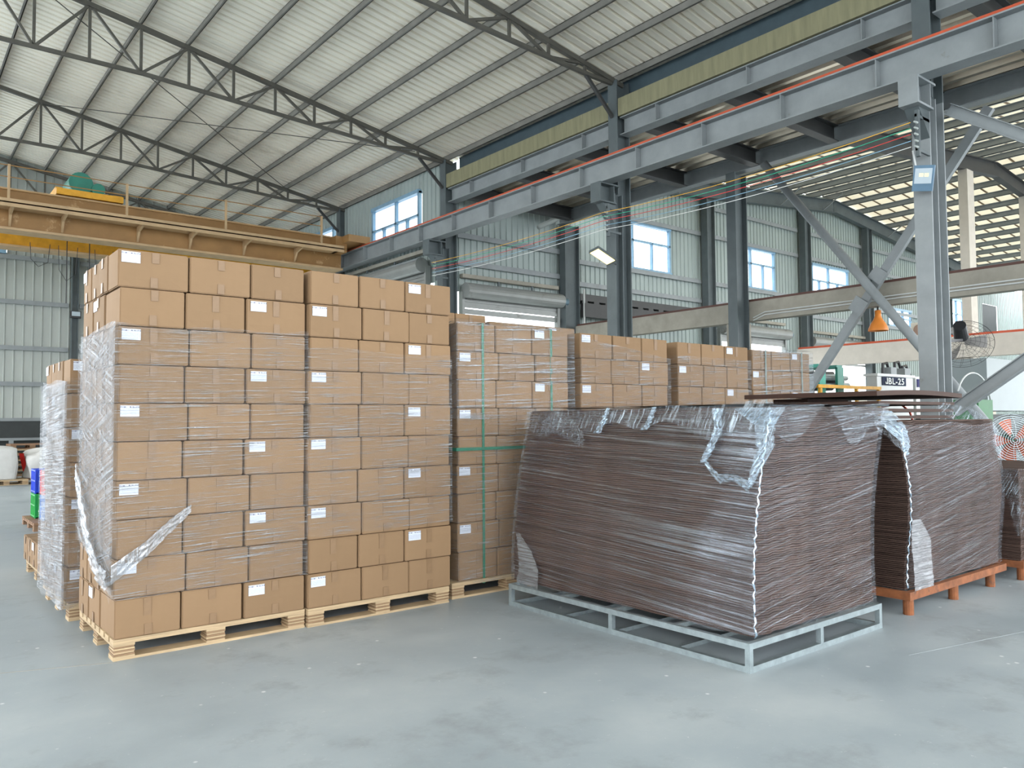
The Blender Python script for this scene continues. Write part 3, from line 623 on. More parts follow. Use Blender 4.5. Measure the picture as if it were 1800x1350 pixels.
q = MB(); q.grid(lambda u, v: (15.6 + prof[round(v * 6)][0] * math.cos(2 * math.pi * u), 7.70 + prof[round(v * 6)][0] * math.sin(2 * math.pi * u), 3.37 + prof[round(v * 6)][1]), 28, 6, closed=True); q.build('shade', ORANGE, t, smooth=True)
q = MB(); q.tube([(15.6, 7.7, 3.47), (15.6, 7.7, 3.54)], .06, 12); q.build('bulb', GLW, t)
q = MB(); q.tube([(15.6, 7.7, 3.78), (15.6, 7.7, 3.862)], .02, 6); q.build('hook', BLACK, t)

def wire_cage(mb, c, axis, R, depth, rings, spokes, wr=.004):
    c = Vector(c); ax = Vector(axis).normalized(); u = ax.cross(Vector((0, 0, 1))).normalized(); v = ax.cross(u)
    def P(r, a): h = depth * math.sqrt(max(0, 1 - (r / R) ** 2)); return c + u * r * math.cos(a) + v * r * math.sin(a) + ax * h
    for side in (1, -1):
        for k in range(1, rings + 1):
            r = R * k / rings; pts = [P(r, 2 * math.pi * i / 36) if side > 0 else P(r, 2 * math.pi * i / 36) - ax * 2 * depth * math.sqrt(max(0, 1 - (r / R) ** 2)) for i in range(37)]
            mb.tube(pts, wr * (2 if k == rings else 1), 4, cap=False)
        for k in range(spokes):
            a = 2 * math.pi * k / spokes
            pts = [P(R * (.1 + .9 * i / 8), a + .25 * i / 8) for i in range(9)]
            if side < 0: pts = [p - ax * 2 * depth * math.sqrt(max(0, 1 - (.1 + .9 * i / 8) ** 2)) for i, p in enumerate(pts)]
            mb.tube(pts, wr, 4, cap=False)
def blades(mb, c, axis, R, nb, w_):
    c = Vector(c); ax = Vector(axis).normalized(); u = ax.cross(Vector((0, 0, 1))).normalized(); v = ax.cross(u)
    for k in range(nb):
        a0 = 2 * math.pi * k / nb
        def fn(s, r):
            rr = .08 * R + r * R * .82; a = a0 + (s - .5) * w_ * (1 - .25 * r); return c + u * rr * math.cos(a) + v * rr * math.sin(a) + ax * (s - .5) * .09
        def fb(s, r): return fn(s, r) + ax * .006
        mb.grid(fn, 5, 6); mb.grid(fb, 5, 6)
t = thing('wall_fan', 'black caged wall fan mounted on right of near column', 'fan', (11.6, 4.75, 2.7))
ax = (.72, .25, -.42)
q = MB(); q.tube([(12.25, 4.85, 2.97), (12.5, 4.93, 2.83)], .1, 16, rr=[.085, .1]); q.build('motor', BLACK, t, smooth=False)
q = MB(); wire_cage(q, (12.70, 5.0, 2.74), ax, .42, .09, 7, 18, .0017); q.build('cage', BLACK, t)
q = MB(); blades(q, (12.68, 4.99, 2.76), ax, .36, 3, .7); q.build('blade', paint('smoky_blade', (.25, .24, .23), .4), t)
q = MB(); q.bar((11.58, 4.8, 2.70), (12.35, 4.87, 2.76), .04, .04); q.box((11.585, 4.76, 2.64), (11.60, 4.86, 2.76)); q.build('bracket', BLACK, t)
t = thing('floor_fan', 'large floor fan with wire cage and rust red blades', 'fan', (11.6, 4.05, 0))
fc = (11.62, 4.0, 1.33); ax = (-.75, -.66, .05)
q = MB(); wire_cage(q, fc, ax, .34, .08, 12, 14, .0035); q.build('cage', GALV, t)
q = MB(); blades(q, fc, ax, .31, 5, .95); q.build('blade', paint('fan_red', (.50, .12, .06), .45), t)
q = MB(); q.tube([(11.66, 4.04, 1.33), (11.8, 4.2, 1.32)], .09, 12); q.build('motor', GREENM, t)
q = MB(); q.tube([(11.76, 4.15, 1.3), (11.76, 4.15, .1)], .03, 8); q.tube([(11.76, 4.15, .1), (11.76, 4.15, 0)], .25, 16, rr=[.2, .25]); q.build('stand', GALV, t)
q = MB(); pts = [(15.16, 16.3, 7.6), (15.16, 16.3, 7.55), (15.13, 16.3, 7.48), (15.05, 16.3, 7.42), (14.05, 16.3, 6.93)]
q.tube(pts, .07, 12); tag(q.build('drain_pipe', PVC, smooth=True), 'bent grey drain pipe under the far mezzanine corner', 'pipe')
q = MB(); q.tube([(15.85, 16.4, 5.4), (15.85, 16.4, 0)], .03, 8); tag(q.build('drain_pipe', WHITEP, smooth=True), 'thin vertical white pipe beside the rolled shutter', 'pipe')

# ------------------------------------------------------------------ machines in the side hall
t = thing('machine_cabinet', 'white machine with JBL-25 name plate behind near column', 'machine', (18.1, 9, 0))
q = MB(); q.box((18.1, 9.0, 0), (19.9, 9.25, 2.6)); q.box((18.05, 8.96, 2.6), (19.95, 9.3, 2.66)); q.build('housing', WHITEP, t)
q = MB(); q.box((18.32, 8.98, 2.39), (19.5, 8.995, 2.59)); q.build('name_plate', NAVY, t)
cu = bpy.data.curves.new('t', 'FONT'); cu.body = 'BL-25'; cu.size = .21; cu.extrude = .004; cu.align_x = 'CENTER'; cu.offset = .004; cu.space_character = 1.1
to = bpy.data.objects.new('t', cu); COL.objects.link(to); me = bpy.data.meshes.new_from_object(to); bpy.data.objects.remove(to)
bm = bmesh.new(); bm.from_mesh(me); bmesh.ops.scale(bm, vec=(1.5, 1, 1), verts=bm.verts)
bmesh.ops.translate(bm, vec=(.07, 0, 0), verts=bm.verts)
xl = min(v.co.x for v in bm.verts)
for (a, b_) in (((xl - .075, .03), (xl - .035, .15)), ((xl - .135, 0), (xl - .035, .034)), ((xl - .15, .01), (xl - .115, .055))):   # the letter J
    r = bmesh.ops.create_cube(bm, size=1)['verts']
    for v in r: v.co = Vector((a[0] if v.co.x < 0 else b_[0], a[1] if v.co.y < 0 else b_[1], -.004 if v.co.z < 0 else .004))
bm.to_mesh(me); bm.free(); me.materials.append(WHITEP)
o = bpy.data.objects.new('lettering', me); COL.objects.link(o); o.parent = t; o.location = (.81, -.03, 2.42); o.rotation_euler = (math.pi / 2, 0, 0)
q = MB(); q.box((20.05, 9.0, 0), (21.9, 9.3, 2.64)); q.build('second_housing', WHITEP, t)
q = MB(); q.box((20.1, 8.98, 2.38), (21.3, 8.995, 2.58)); q.build('name_plate', paint('violet_plate', (.04, .04, .13), .6, spec=.1), t)
for k, (x, h) in enumerate(((18.7, .25), (19.3, .3), (19.7, .22))):
    q = MB(); q.tube([(x, 9.15, 2.66), (x, 9.15, 2.66 + h), (x + .3, 9.2, 2.7 + h), (x + .5, 9.2, 2.66)], .035, 8); q.build('hose', BLACK, t)
for xa in (18.8, 19.5): q = MB(); q.box((xa, 9.0, 2.66), (xa + .28, 9.25, 2.83)); q.build('valve_block', STEELL, t)
t = thing('pipe_bundle', 'bundle of black tubes in green clamps behind last carton stack', 'machine part', (15.9, 9.2, 0))
for k in range(13):
    a = k * 2.4; r = .06 + .022 * k; y0 = 9.5 + r * math.cos(a); z0 = 2.42 + r * math.sin(a) * .62
    q = MB(); q.tube([(15.4, y0, z0), (17.2, y0, z0 + .05)], .055, 8); q.build('tube', BLACK if k % 3 else GALV, t)
for x in (15.75, 16.5): q = MB(); q.box((x, 9.08, 2.1), (x + .25, 9.14, 2.75)); q.box((x, 9.1, 2.72), (x + .25, 9.9, 2.8)); q.build('clamp', GREENM if x > 16 else paint('clamp_green', (.02, .30, .22), .4), t)
q = MB(); q.box((15.4, 9.2, 0), (17.3, 9.9, 2.05)); q.build('support_frame', STEELD, t)
t = thing('guard_rail', 'yellow guard rail left of the white machine', 'rail', (15.4, 8.9, 0))
q = MB(); q.box((15.3, 8.85, 2.27), (18.0, 8.93, 2.34)); q.build('rail', YELL, t)
for x in (15.4, 16.9, 17.9): q = MB(); q.box((x, 8.86, 0), (x + .07, 8.92, 2.27)); q.build('post', YELL, t)
t = thing('machine_cabinet', 'large pale machine cabinet at the right edge above the brace', 'machine', (16.3, 6, 0))
q = MB(); q.box((16.3, 6.0, 1.75), (19.5, 7.2, 2.75)); q.build('housing', paint('pale_machine', (.20, .235, .24), .4, var=.03), t)
q = MB(); q.box((16.0, 6.1, 0), (19.6, 7.2, 1.68)); q.build('machine_bed', DARK, t)
q = MB(); q.box((15.6, 5.9, 1.5), (16.25, 6.8, 1.95)); q.build('green_cover', paint('deep_green', (.02, .13, .04), .5), t)
q = MB(); q.tube([(14.75 + 1.4 * i / 14, 5.9, 1.95 + .48 * math.sin(math.pi * min(1, .02 + i / 14)) ** .45) for i in range(15)], .015, 8)
tag(q.build('hose', WHITEP, smooth=True), 'white hose arching right of the near column', 'hose')
q = MB(); q.box((17.6, 5.85, 2.95), (17.95, 6.1, 3.15)); 
t = thing('air_unit', 'small white box unit on the pale beam left of near column', 'appliance', (26.9, 9.9, 4.3))
q = MB(); q.box((26.95, 11.65, 4.28), (27.25, 12.2, 4.78)); q.build('housing', CREAM, t)
q = MB(); q.tube([(26.94, 11.92, 4.53), (26.9, 11.92, 4.53)], .18, 16); q.build('grille', paint('grille_brown', (.25, .16, .12), .6), t)
q = MB(); q.box((15.3, 7.7, 0), (15.34, 7.74, 2.5));
q = MB(); q.box((31.5, 16.2, .02), (45, 16.6, 2.6)); struct('wall_partition', q, CREAM)

# ------------------------------------------------------------------ cartons
CM = {}
def carton_mesh(w_, d, h):
    k = (round(w_, 2), round(d, 2), round(h, 3))
    if k in CM: return CM[k]
    bm = bmesh.new(); bmesh.ops.create_cube(bm, size=1)
    for v in bm.verts: v.co = Vector(((v.co.x + .5) * w_, (v.co.y + .5) * d, (v.co.z + .5) * h))
    bmesh.ops.subdivide_edges(bm, edges=bm.edges[:], cuts=3, use_grid_fill=True)
    for v in bm.verts:     # sides bulge a little, as filled cartons do
        fx = v.co.x / w_; fz = v.co.z / h; fy = v.co.y / d; b_ = .005
        if fy < .001: v.co.y -= b_ * math.sin(math.pi * fx) * math.sin(math.pi * fz)
        if fx < .001: v.co.x -= b_ * math.sin(math.pi * fy) * math.sin(math.pi * fz)
    bmesh.ops.bevel(bm, geom=[e for e in bm.edges if len(e.link_faces) == 2 and e.calc_face_angle(0) > 1.0], offset=.006, segments=2, affect='EDGES')
    me = bpy.data.meshes.new('body'); bm.to_mesh(me); bm.free(); me.materials.append(CARD); CM[k] = me; return me
def strip_mesh(name, w_, h, mat):
    q = MB(); q.box((0, -.0025, 0), (w_, 0, h)); me = q.mesh(name, mat)
    uv = me.uv_layers.new(name='UVMap')
    for p in me.polygons:
        for li in p.loop_indices:
            co = me.vertices[me.loops[li].vertex_index].co; uv.data[li].uv = (co.x / w_, co.z / h)
    return me
TAPEM = strip_mesh('tape', .05, .075, TAPE); TAPEL = strip_mesh('tape', .05, .12, TAPE); LABM = strip_mesh('shipping_label', .125, .078, LABEL)
SEAM = strip_mesh('flap_seam', .004, 1, paint('seam_brown', (.40, .25, .13), .8))  # plain even brown for the carton flap seam
def carton(x, y, z, w_, d, h, label, group, lab=None, side='front', rot=0., seam=False):
    t = thing('carton', label, 'carton', (x, y, z), group); t.rotation_euler = (0, 0, rot)
    o = bpy.data.objects.new('body', carton_mesh(w_, d, h)); COL.objects.link(o); o.parent = t
    R = Matrix.Identity(4) if side == 'front' else Matrix.Rotation(-math.pi / 2, 4, 'Z')
    def put(me, u, dz, off=.0062, rz=0.):
        p = bpy.data.objects.new(me.name, me); COL.objects.link(p); p.parent = t
        if side == 'front': p.location = (u, -off, dz)
        else: p.location = (-off, d - u, dz); p.rotation_euler = (0, 0, -math.pi / 2)
        return p
    L_ = w_ if side == 'front' else d
    lg_ = random.random() < .4; put(TAPEL if lg_ else TAPEM, L_ / 2 - .025 + random.uniform(-.01, .01), h - (.127 if lg_ else .082))
    put(TAPEM, L_ / 2 - .025, .006)
    if lab is not None: put(LABM, lab if lab >= 0 else L_ + lab, h - .095 + random.uniform(-.006, .006), .0068)
    return t
WOODL = paint('plywood_dark_ply', (.27, .17, .095), .75, var=.2, scale=8, stretch=(.5, .5, 10))
def pallet(x0, y0, w_, d, label, mat=WOOD, h=.145, hb=.095):
    t = thing('wooden_pallet', label, 'pallet', (x0, y0, 0))
    bx = .14
    for i, fx in enumerate((0, .5, 1)):
        for j, fy in enumerate((0, .5, 1)):
            x = x0 + fx * (w_ - bx); y = y0 + fy * (d - bx)
            q = MB()
            nl = 6
            for k in range(nl):
                a = .018 + k * (hb - .018) / nl; b_ = .018 + (k + 1) * (hb - .018) / nl - .0015; e = .003 * ((k * 7 + i + j) % 3)
                q.box((x + e, y + e, a), (x + bx - e * .5, y + bx - e * .5, b_))
            q.m = [(n_ // 6) % 2 for n_ in range(len(q.f))]; q.build('block', [mat, WOODL], t)
    for fy in (0, .5, 1): q = MB(); y = y0 + fy * (d - bx); q.box((x0, y, 0), (x0 + w_, y + bx, .018)); q.build('bottom_board', mat, t)
    for fx in (0, .5, 1): q = MB(); x = x0 + fx * (w_ - bx); q.box((x, y0, hb), (x + bx, y0 + d, hb + .016)); q.build('stringer_board', mat, t)
    nb = 8
    for k in range(nb): q = MB(); y = y0 + k * (d - .11) / (nb - 1); q.box((x0, y, hb + .016), (x0 + w_, y + .11, h)); q.build('deck_board', mat, t)
    return t
DA = [.31, .29, .29, .28]; DB = [.44, .37, .36]
WA = [.49, .465, .445]; WB = [.45, .455, .495]
def stack(x0, y0, nrow, zp, name, grp, par=0, leftcol=True, hide_below=0, wx=1.0, z0=.147, seed=1, labs=True, sides=9, gapx=.012):
    """front cartons and left-hand cartons row by row; par: which layout the TOP row has"""
    rnd = random.Random(seed); core = MB()
    for r in range(nrow):
        z = z0 + r * zp; top = nrow - 1 - r; A = (top + par) % 2 == 0
        ws = [a * wx for a in (WA if A else WB)]; ds = DA if A else DB; xx = x0 + rnd.uniform(-.006, .006) + (0 if A else .008)
        ordt = ORD[top]
        for i, wq in enumerate(ws):
            pos = ('left end', 'middle', 'right end')[i]
            lab = None
            if labs and A and i == 0: lab = .02
            if labs and (not A) and i == 2: lab = .03
            dy = rnd.uniform(-.006, .006)
            if r >= hide_below:
                carton(xx + gapx / 2, y0 + dy, z, wq - gapx, ds[0] - .006, zp - .006,
                       '%scarton, %s layer from top, %s, %s' % ('labelled ' if lab is not None else '', ordt, pos, name), grp, lab, rot=rnd.uniform(-.004, .004))
            else: core.box((xx + gapx / 2, y0 + dy, z), (xx + wq - gapx / 2, y0 + ds[0] - .006, z + zp - .006))
            xx += wq
        yy = y0 + ds[0]
        for j, dq in enumerate(ds[1:]):
            if leftcol and r >= hide_below and j < sides:
                lab = .03 if (labs and ((top == 0 and j == 2) or (top == 1 and j == 0) or (r == 0 and j == 0))) else None
                carton(x0 + rnd.uniform(-.004, .006), yy + .003, z, ws[0] - gapx, dq - .006, zp - .003,
                       'carton %s from top, %s behind corner on left side, %s' % (ordt, ORD[j], name), grp, lab, side='left')
            else: core.box((x0, yy + .003, z), (x0 + ws[0] - gapx, yy + dq - .006, z + zp - .003))
            for i in (1, 2):
                xa = x0 + sum(ws[:i]); core.box((xa + .004, yy + .003, z), (xa + ws[i] - gapx, yy + dq - .006, z + zp - .003))
            yy += dq
    tag(core.build('carton_filling', CARD, loc=(x0, y0, z0)), 'inner cartons out of sight within the %s' % name, 'cartons', None, 'stuff')
pallet(1.30, 6.045, 1.40, 1.17, 'new plywood pallet under the tall left corner stack')
stack(1.295, 6.05, 10, .274, 'corner stack', 'cartons of the tall left corner stack', par=0, seed=3)
pallet(2.715, 6.015, 1.36, 1.17, 'new plywood pallet under the second tall stack')
stack(2.712, 6.02, 10, .274, 'second tall stack', 'cartons of the second tall stack', par=1, leftcol=False, seed=5, wx=.985)
pallet(4.15, 6.08, 1.42, 1.17, 'new plywood pallet under the green strapped stack')
stack(4.235, 6.11, 9, .270, 'green strapped stack', 'cartons of the green strapped stack', par=1, seed=6, sides=1, wx=1.015)
pallet(5.83, 6.08, 1.42, 1.17, 'pallet hidden behind near brown pile, left one')
stack(5.825, 6.1, 9, .270, 'stack right of the strapped one', 'cartons of the stack behind the near brown pile', par=0, seed=7, hide_below=4, sides=2, wx=1.02)
pallet(7.48, 6.1, 1.42, 1.17, 'pallet hidden behind near brown pile, middle one')
stack(7.48, 6.15, 9, .270, 'third stack behind brown pile', 'cartons of the third stack behind the brown pile', par=1, seed=8, hide_below=5, sides=1, wx=1.03)
pallet(9.0, 6.1, 1.42, 1.17, 'pallet hidden behind near brown pile, right one')
stack(9.0, 6.15, 9, .268, 'last grey strapped stack', 'cartons of the last strapped stack', par=1, seed=9, hide_below=6, sides=1)
pallet(4.2, 7.45, 1.42, 1.17, 'pallet of the back row stack, left one')
stack(4.2, 7.47, 10, .274, 'left back row stack', 'cartons of the back row', par=0, seed=10, hide_below=8, sides=0, leftcol=False)
pallet(5.64, 7.45, 1.42, 1.17, 'pallet of the back row stack, right one')
stack(5.64, 7.47, 10, .268, 'right back row stack', 'cartons of the back row', par=1, seed=11, hide_below=8, sides=0, leftcol=False)
pallet(1.27, 7.5, 1.38, 1.17, 'pallet under the stack behind the corner stack')
stack(1.25, 7.52, 7, .293, 'wrapped stack behind corner stack', 'cartons of the stack behind the corner', par=0, seed=12)
pallet(1.33, 9.1, 1.38, 1.3, 'pallet with one layer of small cartons, far left')
for i in range(4):
    for j in range(2):
        if j == 1: continue
        carton(1.30 + j * .5, 9.14 + i * .31, .147, .48, .30, .262, 'low carton on single layer pallet, %s counted from the near end' % ORD[i], 'cartons on the single layer pallet', .03 if i == 1 else None, side='left')
# green straps of the third stack
def strap_loop(x, y0, y1, z0, z1, mat, label, cat='strap', w_=.028):
    q = MB(); q.box((x, y0 - .012, z0), (x + w_, y0 - .010, z1)); q.box((x, y1 + .010, z0), (x + w_, y1 + .012, z1)); q.box((x, y0 - .012, z1), (x + w_, y1 + .012, z1 + .002)); q.box((x, y0 - .012, z0 - .002), (x + w_, y1 + .012, z0))
    return tag(q.build('packing_strap', mat), label, cat, 'straps round the carton stacks')
strap_loop(4.52, 6.11, 7.35, .10, 2.58, STRAP, 'green upright strap, left one on the strapped stack')
strap_loop(5.40, 6.11, 7.35, .10, 2.58, STRAP, 'green upright strap, right one on the strapped stack')
q = MB(); z = 1.36
q.box((4.215, 6.086, z), (5.69, 6.089, z + .03)); q.box((4.212, 6.086, z), (4.215, 7.36, z + .03)); q.box((5.69, 6.086, z), (5.693, 7.36, z + .03)); q.box((4.215, 7.36, z), (5.69, 7.363, z + .03))
tag(q.build('packing_strap', STRAP), 'green level strap around the middle of the strapped stack', 'strap', 'straps round the carton stacks')
strap_loop(9.28, 6.14, 7.38, .10, 2.565, STRAPG, 'grey green strap, left one on the last stack')
strap_loop(10.16, 6.14, 7.38, .10, 2.565, STRAPG, 'grey green strap, right one on the last stack')

# ------------------------------------------------------------------ stretch film shells
def shell(label, x0, x1, y0, y1, z0, z1, mats, off=.02, top_rag=.05, bot_rag=.03, shift=None, seed=0, cell=.045, wav=.008, hem=None, cap=False, smoothc=True, sides=(0, 1, 2, 3)):
    """film round a rectangular load; mats = (front, left, back, right)"""
    P = [(x0 - off, y0 - off), (x0 - off, y1 + off), (x1 + off, y1 + off), (x1 + off, y0 - off)]
    sd = [('front', P[0], P[3], 0), ('left', P[1], P[0], 1), ('back', P[2], P[1], 2), ('right', P[3], P[2], 3)]
    mb = MB(); uvs = []
    me_uv = []
    for si, (nm, a, b_, mi) in enumerate(sd):
        if si not in sides: continue
        L_ = math.hypot(b_[0] - a[0], b_[1] - a[1]); nu = max(2, int(L_ / cell)); nv = max(2, int((z1 - z0) / cell)); k = len(mb.v)
        nx, ny = (b_[1] - a[1]) / L_, -(b_[0] - a[0]) / L_
        nx, ny = -nx * -1, -ny * -1
        u_off = si * 7.3 + seed * 3.1
        for j in range(nv + 1):
            for i in range(nu + 1):
                s = i / nu; v = j / nv; x = a[0] + (b_[0] - a[0]) * s; y = a[1] + (b_[1] - a[1]) * s
                uu = s * L_
                zt = z1 + top_rag * noise.noise((uu * 1.6 + seed, 1.3 * si, 0)) ; zb = z0 + bot_rag * noise.noise((uu * 2.1, seed + 5, si))
                if hem:
                    zt, zb = hem(si, s, zt, zb)
                z = zb + (zt - zb) * v
                edge = min(s, 1 - s) * L_; fl = min(1, edge / .08)
                d = wav * fl * (noise.noise((uu * 2.5, z * 9, seed + si * 9)) + .6 * noise.noise((uu * 1.2, z * 26, seed)))
                d = max(-.9 * off * fl, d)
                if shift: sx, sy = shift(z, x, y)
                else: sx = sy = 0
                mb.v.append((x + nx * d + sx, y + ny * d + sy, z)); me_uv.append((uu + u_off, z))
        for j in range(nv):
            for i in range(nu):
                c = k + j * (nu + 1) + i; mb.f.append((c, c + 1, c + nu + 2, c + nu + 1)); mb.m.append(mi)
    if cap:
        k = len(mb.v); nu = max(2, int((x1 - x0) / .09)); nv = max(2, int((y1 - y0) / .09))
        for j in range(nv + 1):
            for i in range(nu + 1):
                x = x0 - off + (x1 - x0 + 2 * off) * i / nu; y = y0 - off + (y1 - y0 + 2 * off) * j / nv
                if shift: sx, sy = shift(z1, x, y)
                else: sx = sy = 0
                mb.v.append((x + sx, y + sy, z1 + .012 * noise.noise((x * 3, y * 3, seed)) + .012)); me_uv.append((x + 40, y))
        for j in range(nv):
            for i in range(nu):
                c = k + j * (nu + 1) + i; mb.f.append((c, c + 1, c + nu + 2, c + nu + 1)); mb.m.append(0)
    me = mb.mesh('stretch_film', mats); uv = me.uv_layers.new(name='UVMap')
    uv.data.foreach_set('uv', [c for l in me.loops for c in me_uv[l.vertex_index]])
    me.polygons.foreach_set('use_smooth', [True] * len(me.polygons))
    o = bpy.data.objects.new('stretch_film', me); COL.objects.link(o); tag(o, label, 'plastic film', 'clear stretch film'); return o
def hem1(si, s, zt, zb):
    if si == 0: return zt, zb
    if si == 1: return zt, zb + .32 - .32 * s + .12 * s * (1 - s)
    return zt, zb
shell('clear film wrapped around lower layers of the corner stack', 1.295, 2.70, 6.045, 7.215, .42, 2.36, [FILM, FILMD, FILM, FILM], hem=hem1, seed=1, off=.016)
shell('second hazy film layer over left side of the corner stack', 1.295, 2.70, 6.05, 7.215, .40, 2.30, [FILM, FILMD2, FILM, FILM], hem=hem1, seed=2, off=.03, sides=(1,), wav=.02)
shell('clear film around middle layers of second tall stack', 2.712, 4.09, 6.015, 7.18, .72, 2.24, [FILM] * 4, seed=3, off=.015, sides=(0, 3))
shell('shiny film over upper part of the green strapped stack', 4.235, 5.69, 6.10, 7.36, 1.66, 2.60, [FILML, FILMD, FILM, FILM], seed=4, off=.03, wav=.02, cap=True)
shell('thin film over lower part of the green strapped stack', 4.235, 5.69, 6.10, 7.36, .12, 1.70, [FILM, FILM, FILM, FILM], seed=5, off=.018)
shell('film on the stack right of the green strapped one', 5.825, 7.26, 6.09, 7.3, .12, 2.34, [FILM, FILM, FILM, FILM], seed=6, off=.015, hem=lambda si, s, zt, zb: (zt + (.20 * (1 - s) if si == 0 else 0), zb))
shell('film on the third stack behind the near brown pile', 7.48, 8.94, 6.14, 7.3, .12, 2.40, [FILM, FILM, FILM, FILM], seed=7, off=.015)
shell('hazy film covering the last grey strapped stack', 9.0, 10.41, 6.14, 7.36, .12, 2.58, [FILML, FILM, FILM, FILM], seed=8, off=.03, cap=True)
shell('bright film around the stack behind the corner stack', 1.25, 2.63, 7.515, 8.70, .10, 2.03, [FILM, FILMH, FILM, FILM], seed=9, off=.022, wav=.022, sides=(0, 1, 2))
shell('second film layer on stack behind the corner stack', 1.25, 2.63, 7.515, 8.70, .10, 2.0, [FILM, FILMH, FILM, FILM], seed=19, off=.04, wav=.02, sides=(1,))

def ribbon(label, pts, wid, n_out, mat=None, crump=.02, thick=.0, nv=10, name='film_tail', seed=0):
    """crumpled strip of film along pts; wid = (dx, dy, dz) vectors giving the strip's width at each point"""
    P = [Vector(p) for p in pts]; Wd = [Vector(w_) for w_ in wid]; no = Vector(n_out); m_ = 14 * (len(P) - 1); uvl = []
    def at(L, t): i = min(int(t * (len(L) - 1)), len(L) - 2); f_ = t * (len(L) - 1) - i; return L[i].lerp(L[i + 1], f_)
    mb = MB()
    def fn(u, v):
        c = at(P, u); w_ = at(Wd, u)
        d = crump * (noise.noise((v * 9 + seed, u * 3 * len(P), seed)) + .5 * noise.noise((v * 23, u * 9 * len(P), seed)))
        uvl.append((v * w_.length * 2 + seed, u * len(P) * .3)); return c + w_ * (v - .5) + no * (d + crump)
    mb.grid(fn, m_, nv); me = mb.mesh(name, mat or FILMC); uv = me.uv_layers.new(name='UVMap')
    uv.data.foreach_set('uv', [c for l in me.loops for c in uvl[l.vertex_index]]); me.polygons.foreach_set('use_smooth', [True] * len(me.polygons))
    o = bpy.data.objects.new(name, me); COL.objects.link(o); tag(o, label, 'plastic film', 'loose pieces of stretch film'); return o
FILMB = film('twisted_film', math.radians(0), .45, .5, su=1.0, sv=30, lo=.4, hi=.6, rough=.1, white=.6)
ribbon('twisted film band slanting across front of corner stack', [(1.27, 6.02, .60), (1.50, 6.02, .76), (1.65, 6.02, .90), (1.80, 6.02, 1.02)], [(0, 0, .13), (0, 0, .11), (0, 0, .10), (0, 0, .06)], (0, -1, 0), FILMB, .014, seed=3)
ribbon('film band running down left side of corner stack', [(1.262, 7.15, 1.25), (1.262, 6.7, .78), (1.262, 6.3, .58), (1.262, 6.03, .56)], [(0, 0, .2), (0, 0, .18), (0, 0, .14), (0, 0, .13)], (-1, 0, 0), FILMB, .02, seed=4)

# ------------------------------------------------------------------ piles of brown sheets
def sheet_mesh(w_, d, th, seed):
    """one thin corrugated sheet: waved in x, with slightly uneven edges"""
    mb = MB(); nu, nv = 26, 12; rnd = random.Random(seed); k = {}
    ph = rnd.uniform(0, .5)
    def P(i, j, tp):
        x = w_ * i / nu; y = d * j / nv; e = .004
        if j == 0: y += rnd.uniform(-e, e) + .004 * math.sin(i * 1.9 + ph)
        if i == 0: x += rnd.uniform(-e, e) * .5
        z = .0022 * math.sin(i * 1.75 + ph) + .0015 * math.sin(j * 2.1 + seed)
        if i == 3: z -= .005
        return (x, y, z + (th if tp else 0))
    rows = {}
    for tp in (0, 1):
        for j in range(nv + 1):
            for i in range(nu + 1): rows[(i, j, tp)] = len(mb.v); mb.v.append(P(i, j, tp))
    for tp in (0, 1):
        for j in range(nv):
            for i in range(nu):
                f_ = (rows[i, j, tp], rows[i + 1, j, tp], rows[i + 1, j + 1, tp], rows[i, j + 1, tp]); mb.f.append(f_ if tp else f_[::-1]); mb.m.append(0)
    for i in range(nu):
        for j, fl in ((0, 1), (nv, -1)): f_ = (rows[i, j, 0], rows[i + 1, j, 0], rows[i + 1, j, 1], rows[i, j, 1]); mb.f.append(f_[::fl]); mb.m.append(0)
    for j in range(nv):
        for i, fl in ((0, -1), (nu, 1)): f_ = (rows[i, j, 0], rows[i, j + 1, 0], rows[i, j + 1, 1], rows[i, j, 1]); mb.f.append(f_[::fl]); mb.m.append(0)
    return mb.mesh('brown_sheet', BROWN)
def pile(x0, y0, w_, d, z0, n_, pitch, shf, label, grp, seed, toplabel):
    ms = [sheet_mesh(w_, d, pitch * .74, seed + i) for i in range(4)]; rnd = random.Random(seed)
    for k in range(n_):
        z = z0 + k * pitch; sx, sy = shf(z); o = bpy.data.objects.new('brown_sheet', ms[rnd.randrange(4)]); COL.objects.link(o)
        o.location = (x0 + sx + rnd.uniform(-.003, .003), y0 + sy + rnd.uniform(-.003, .003), z + .003)
        tag(o, label if k < n_ - 1 else toplabel, 'sheet', grp)
sh1 = lambda z: (.02 + .22 * max(0, (z - .2) / 1.5) ** 1.4, .035 * math.sin((z - .2) * 2.2))
sh2 = lambda z: (.05 * math.sin(z * 2.0), .02 * math.sin(z * 5))
pile(4.53, 3.14, 1.60, 2.52, .195, 97, .0158, sh1, 'thin brown corrugated sheet inside the near pile on galvanised frame', 'sheets of the near brown pile', 21, 'topmost brown sheet of the near pile on galvanised frame')
pile(6.74, 3.16, 2.0, 2.3, .195, 90, .0158, sh2, 'thin brown corrugated sheet inside second pile on rusty stand', 'sheets of the second brown pile', 31, 'topmost brown sheet of the second pile on rusty stand')
pile(8.98, 3.05, 1.7, 2.2, .195, 58, .0158, lambda z: (0, 0), 'thin brown corrugated sheet of the pile at right picture edge', 'sheets of the third brown pile', 41, 'topmost brown sheet of the pile at right picture edge')
BB = paint('brown_board', (.062, .036, .028), .6, var=.1, spec=.12)
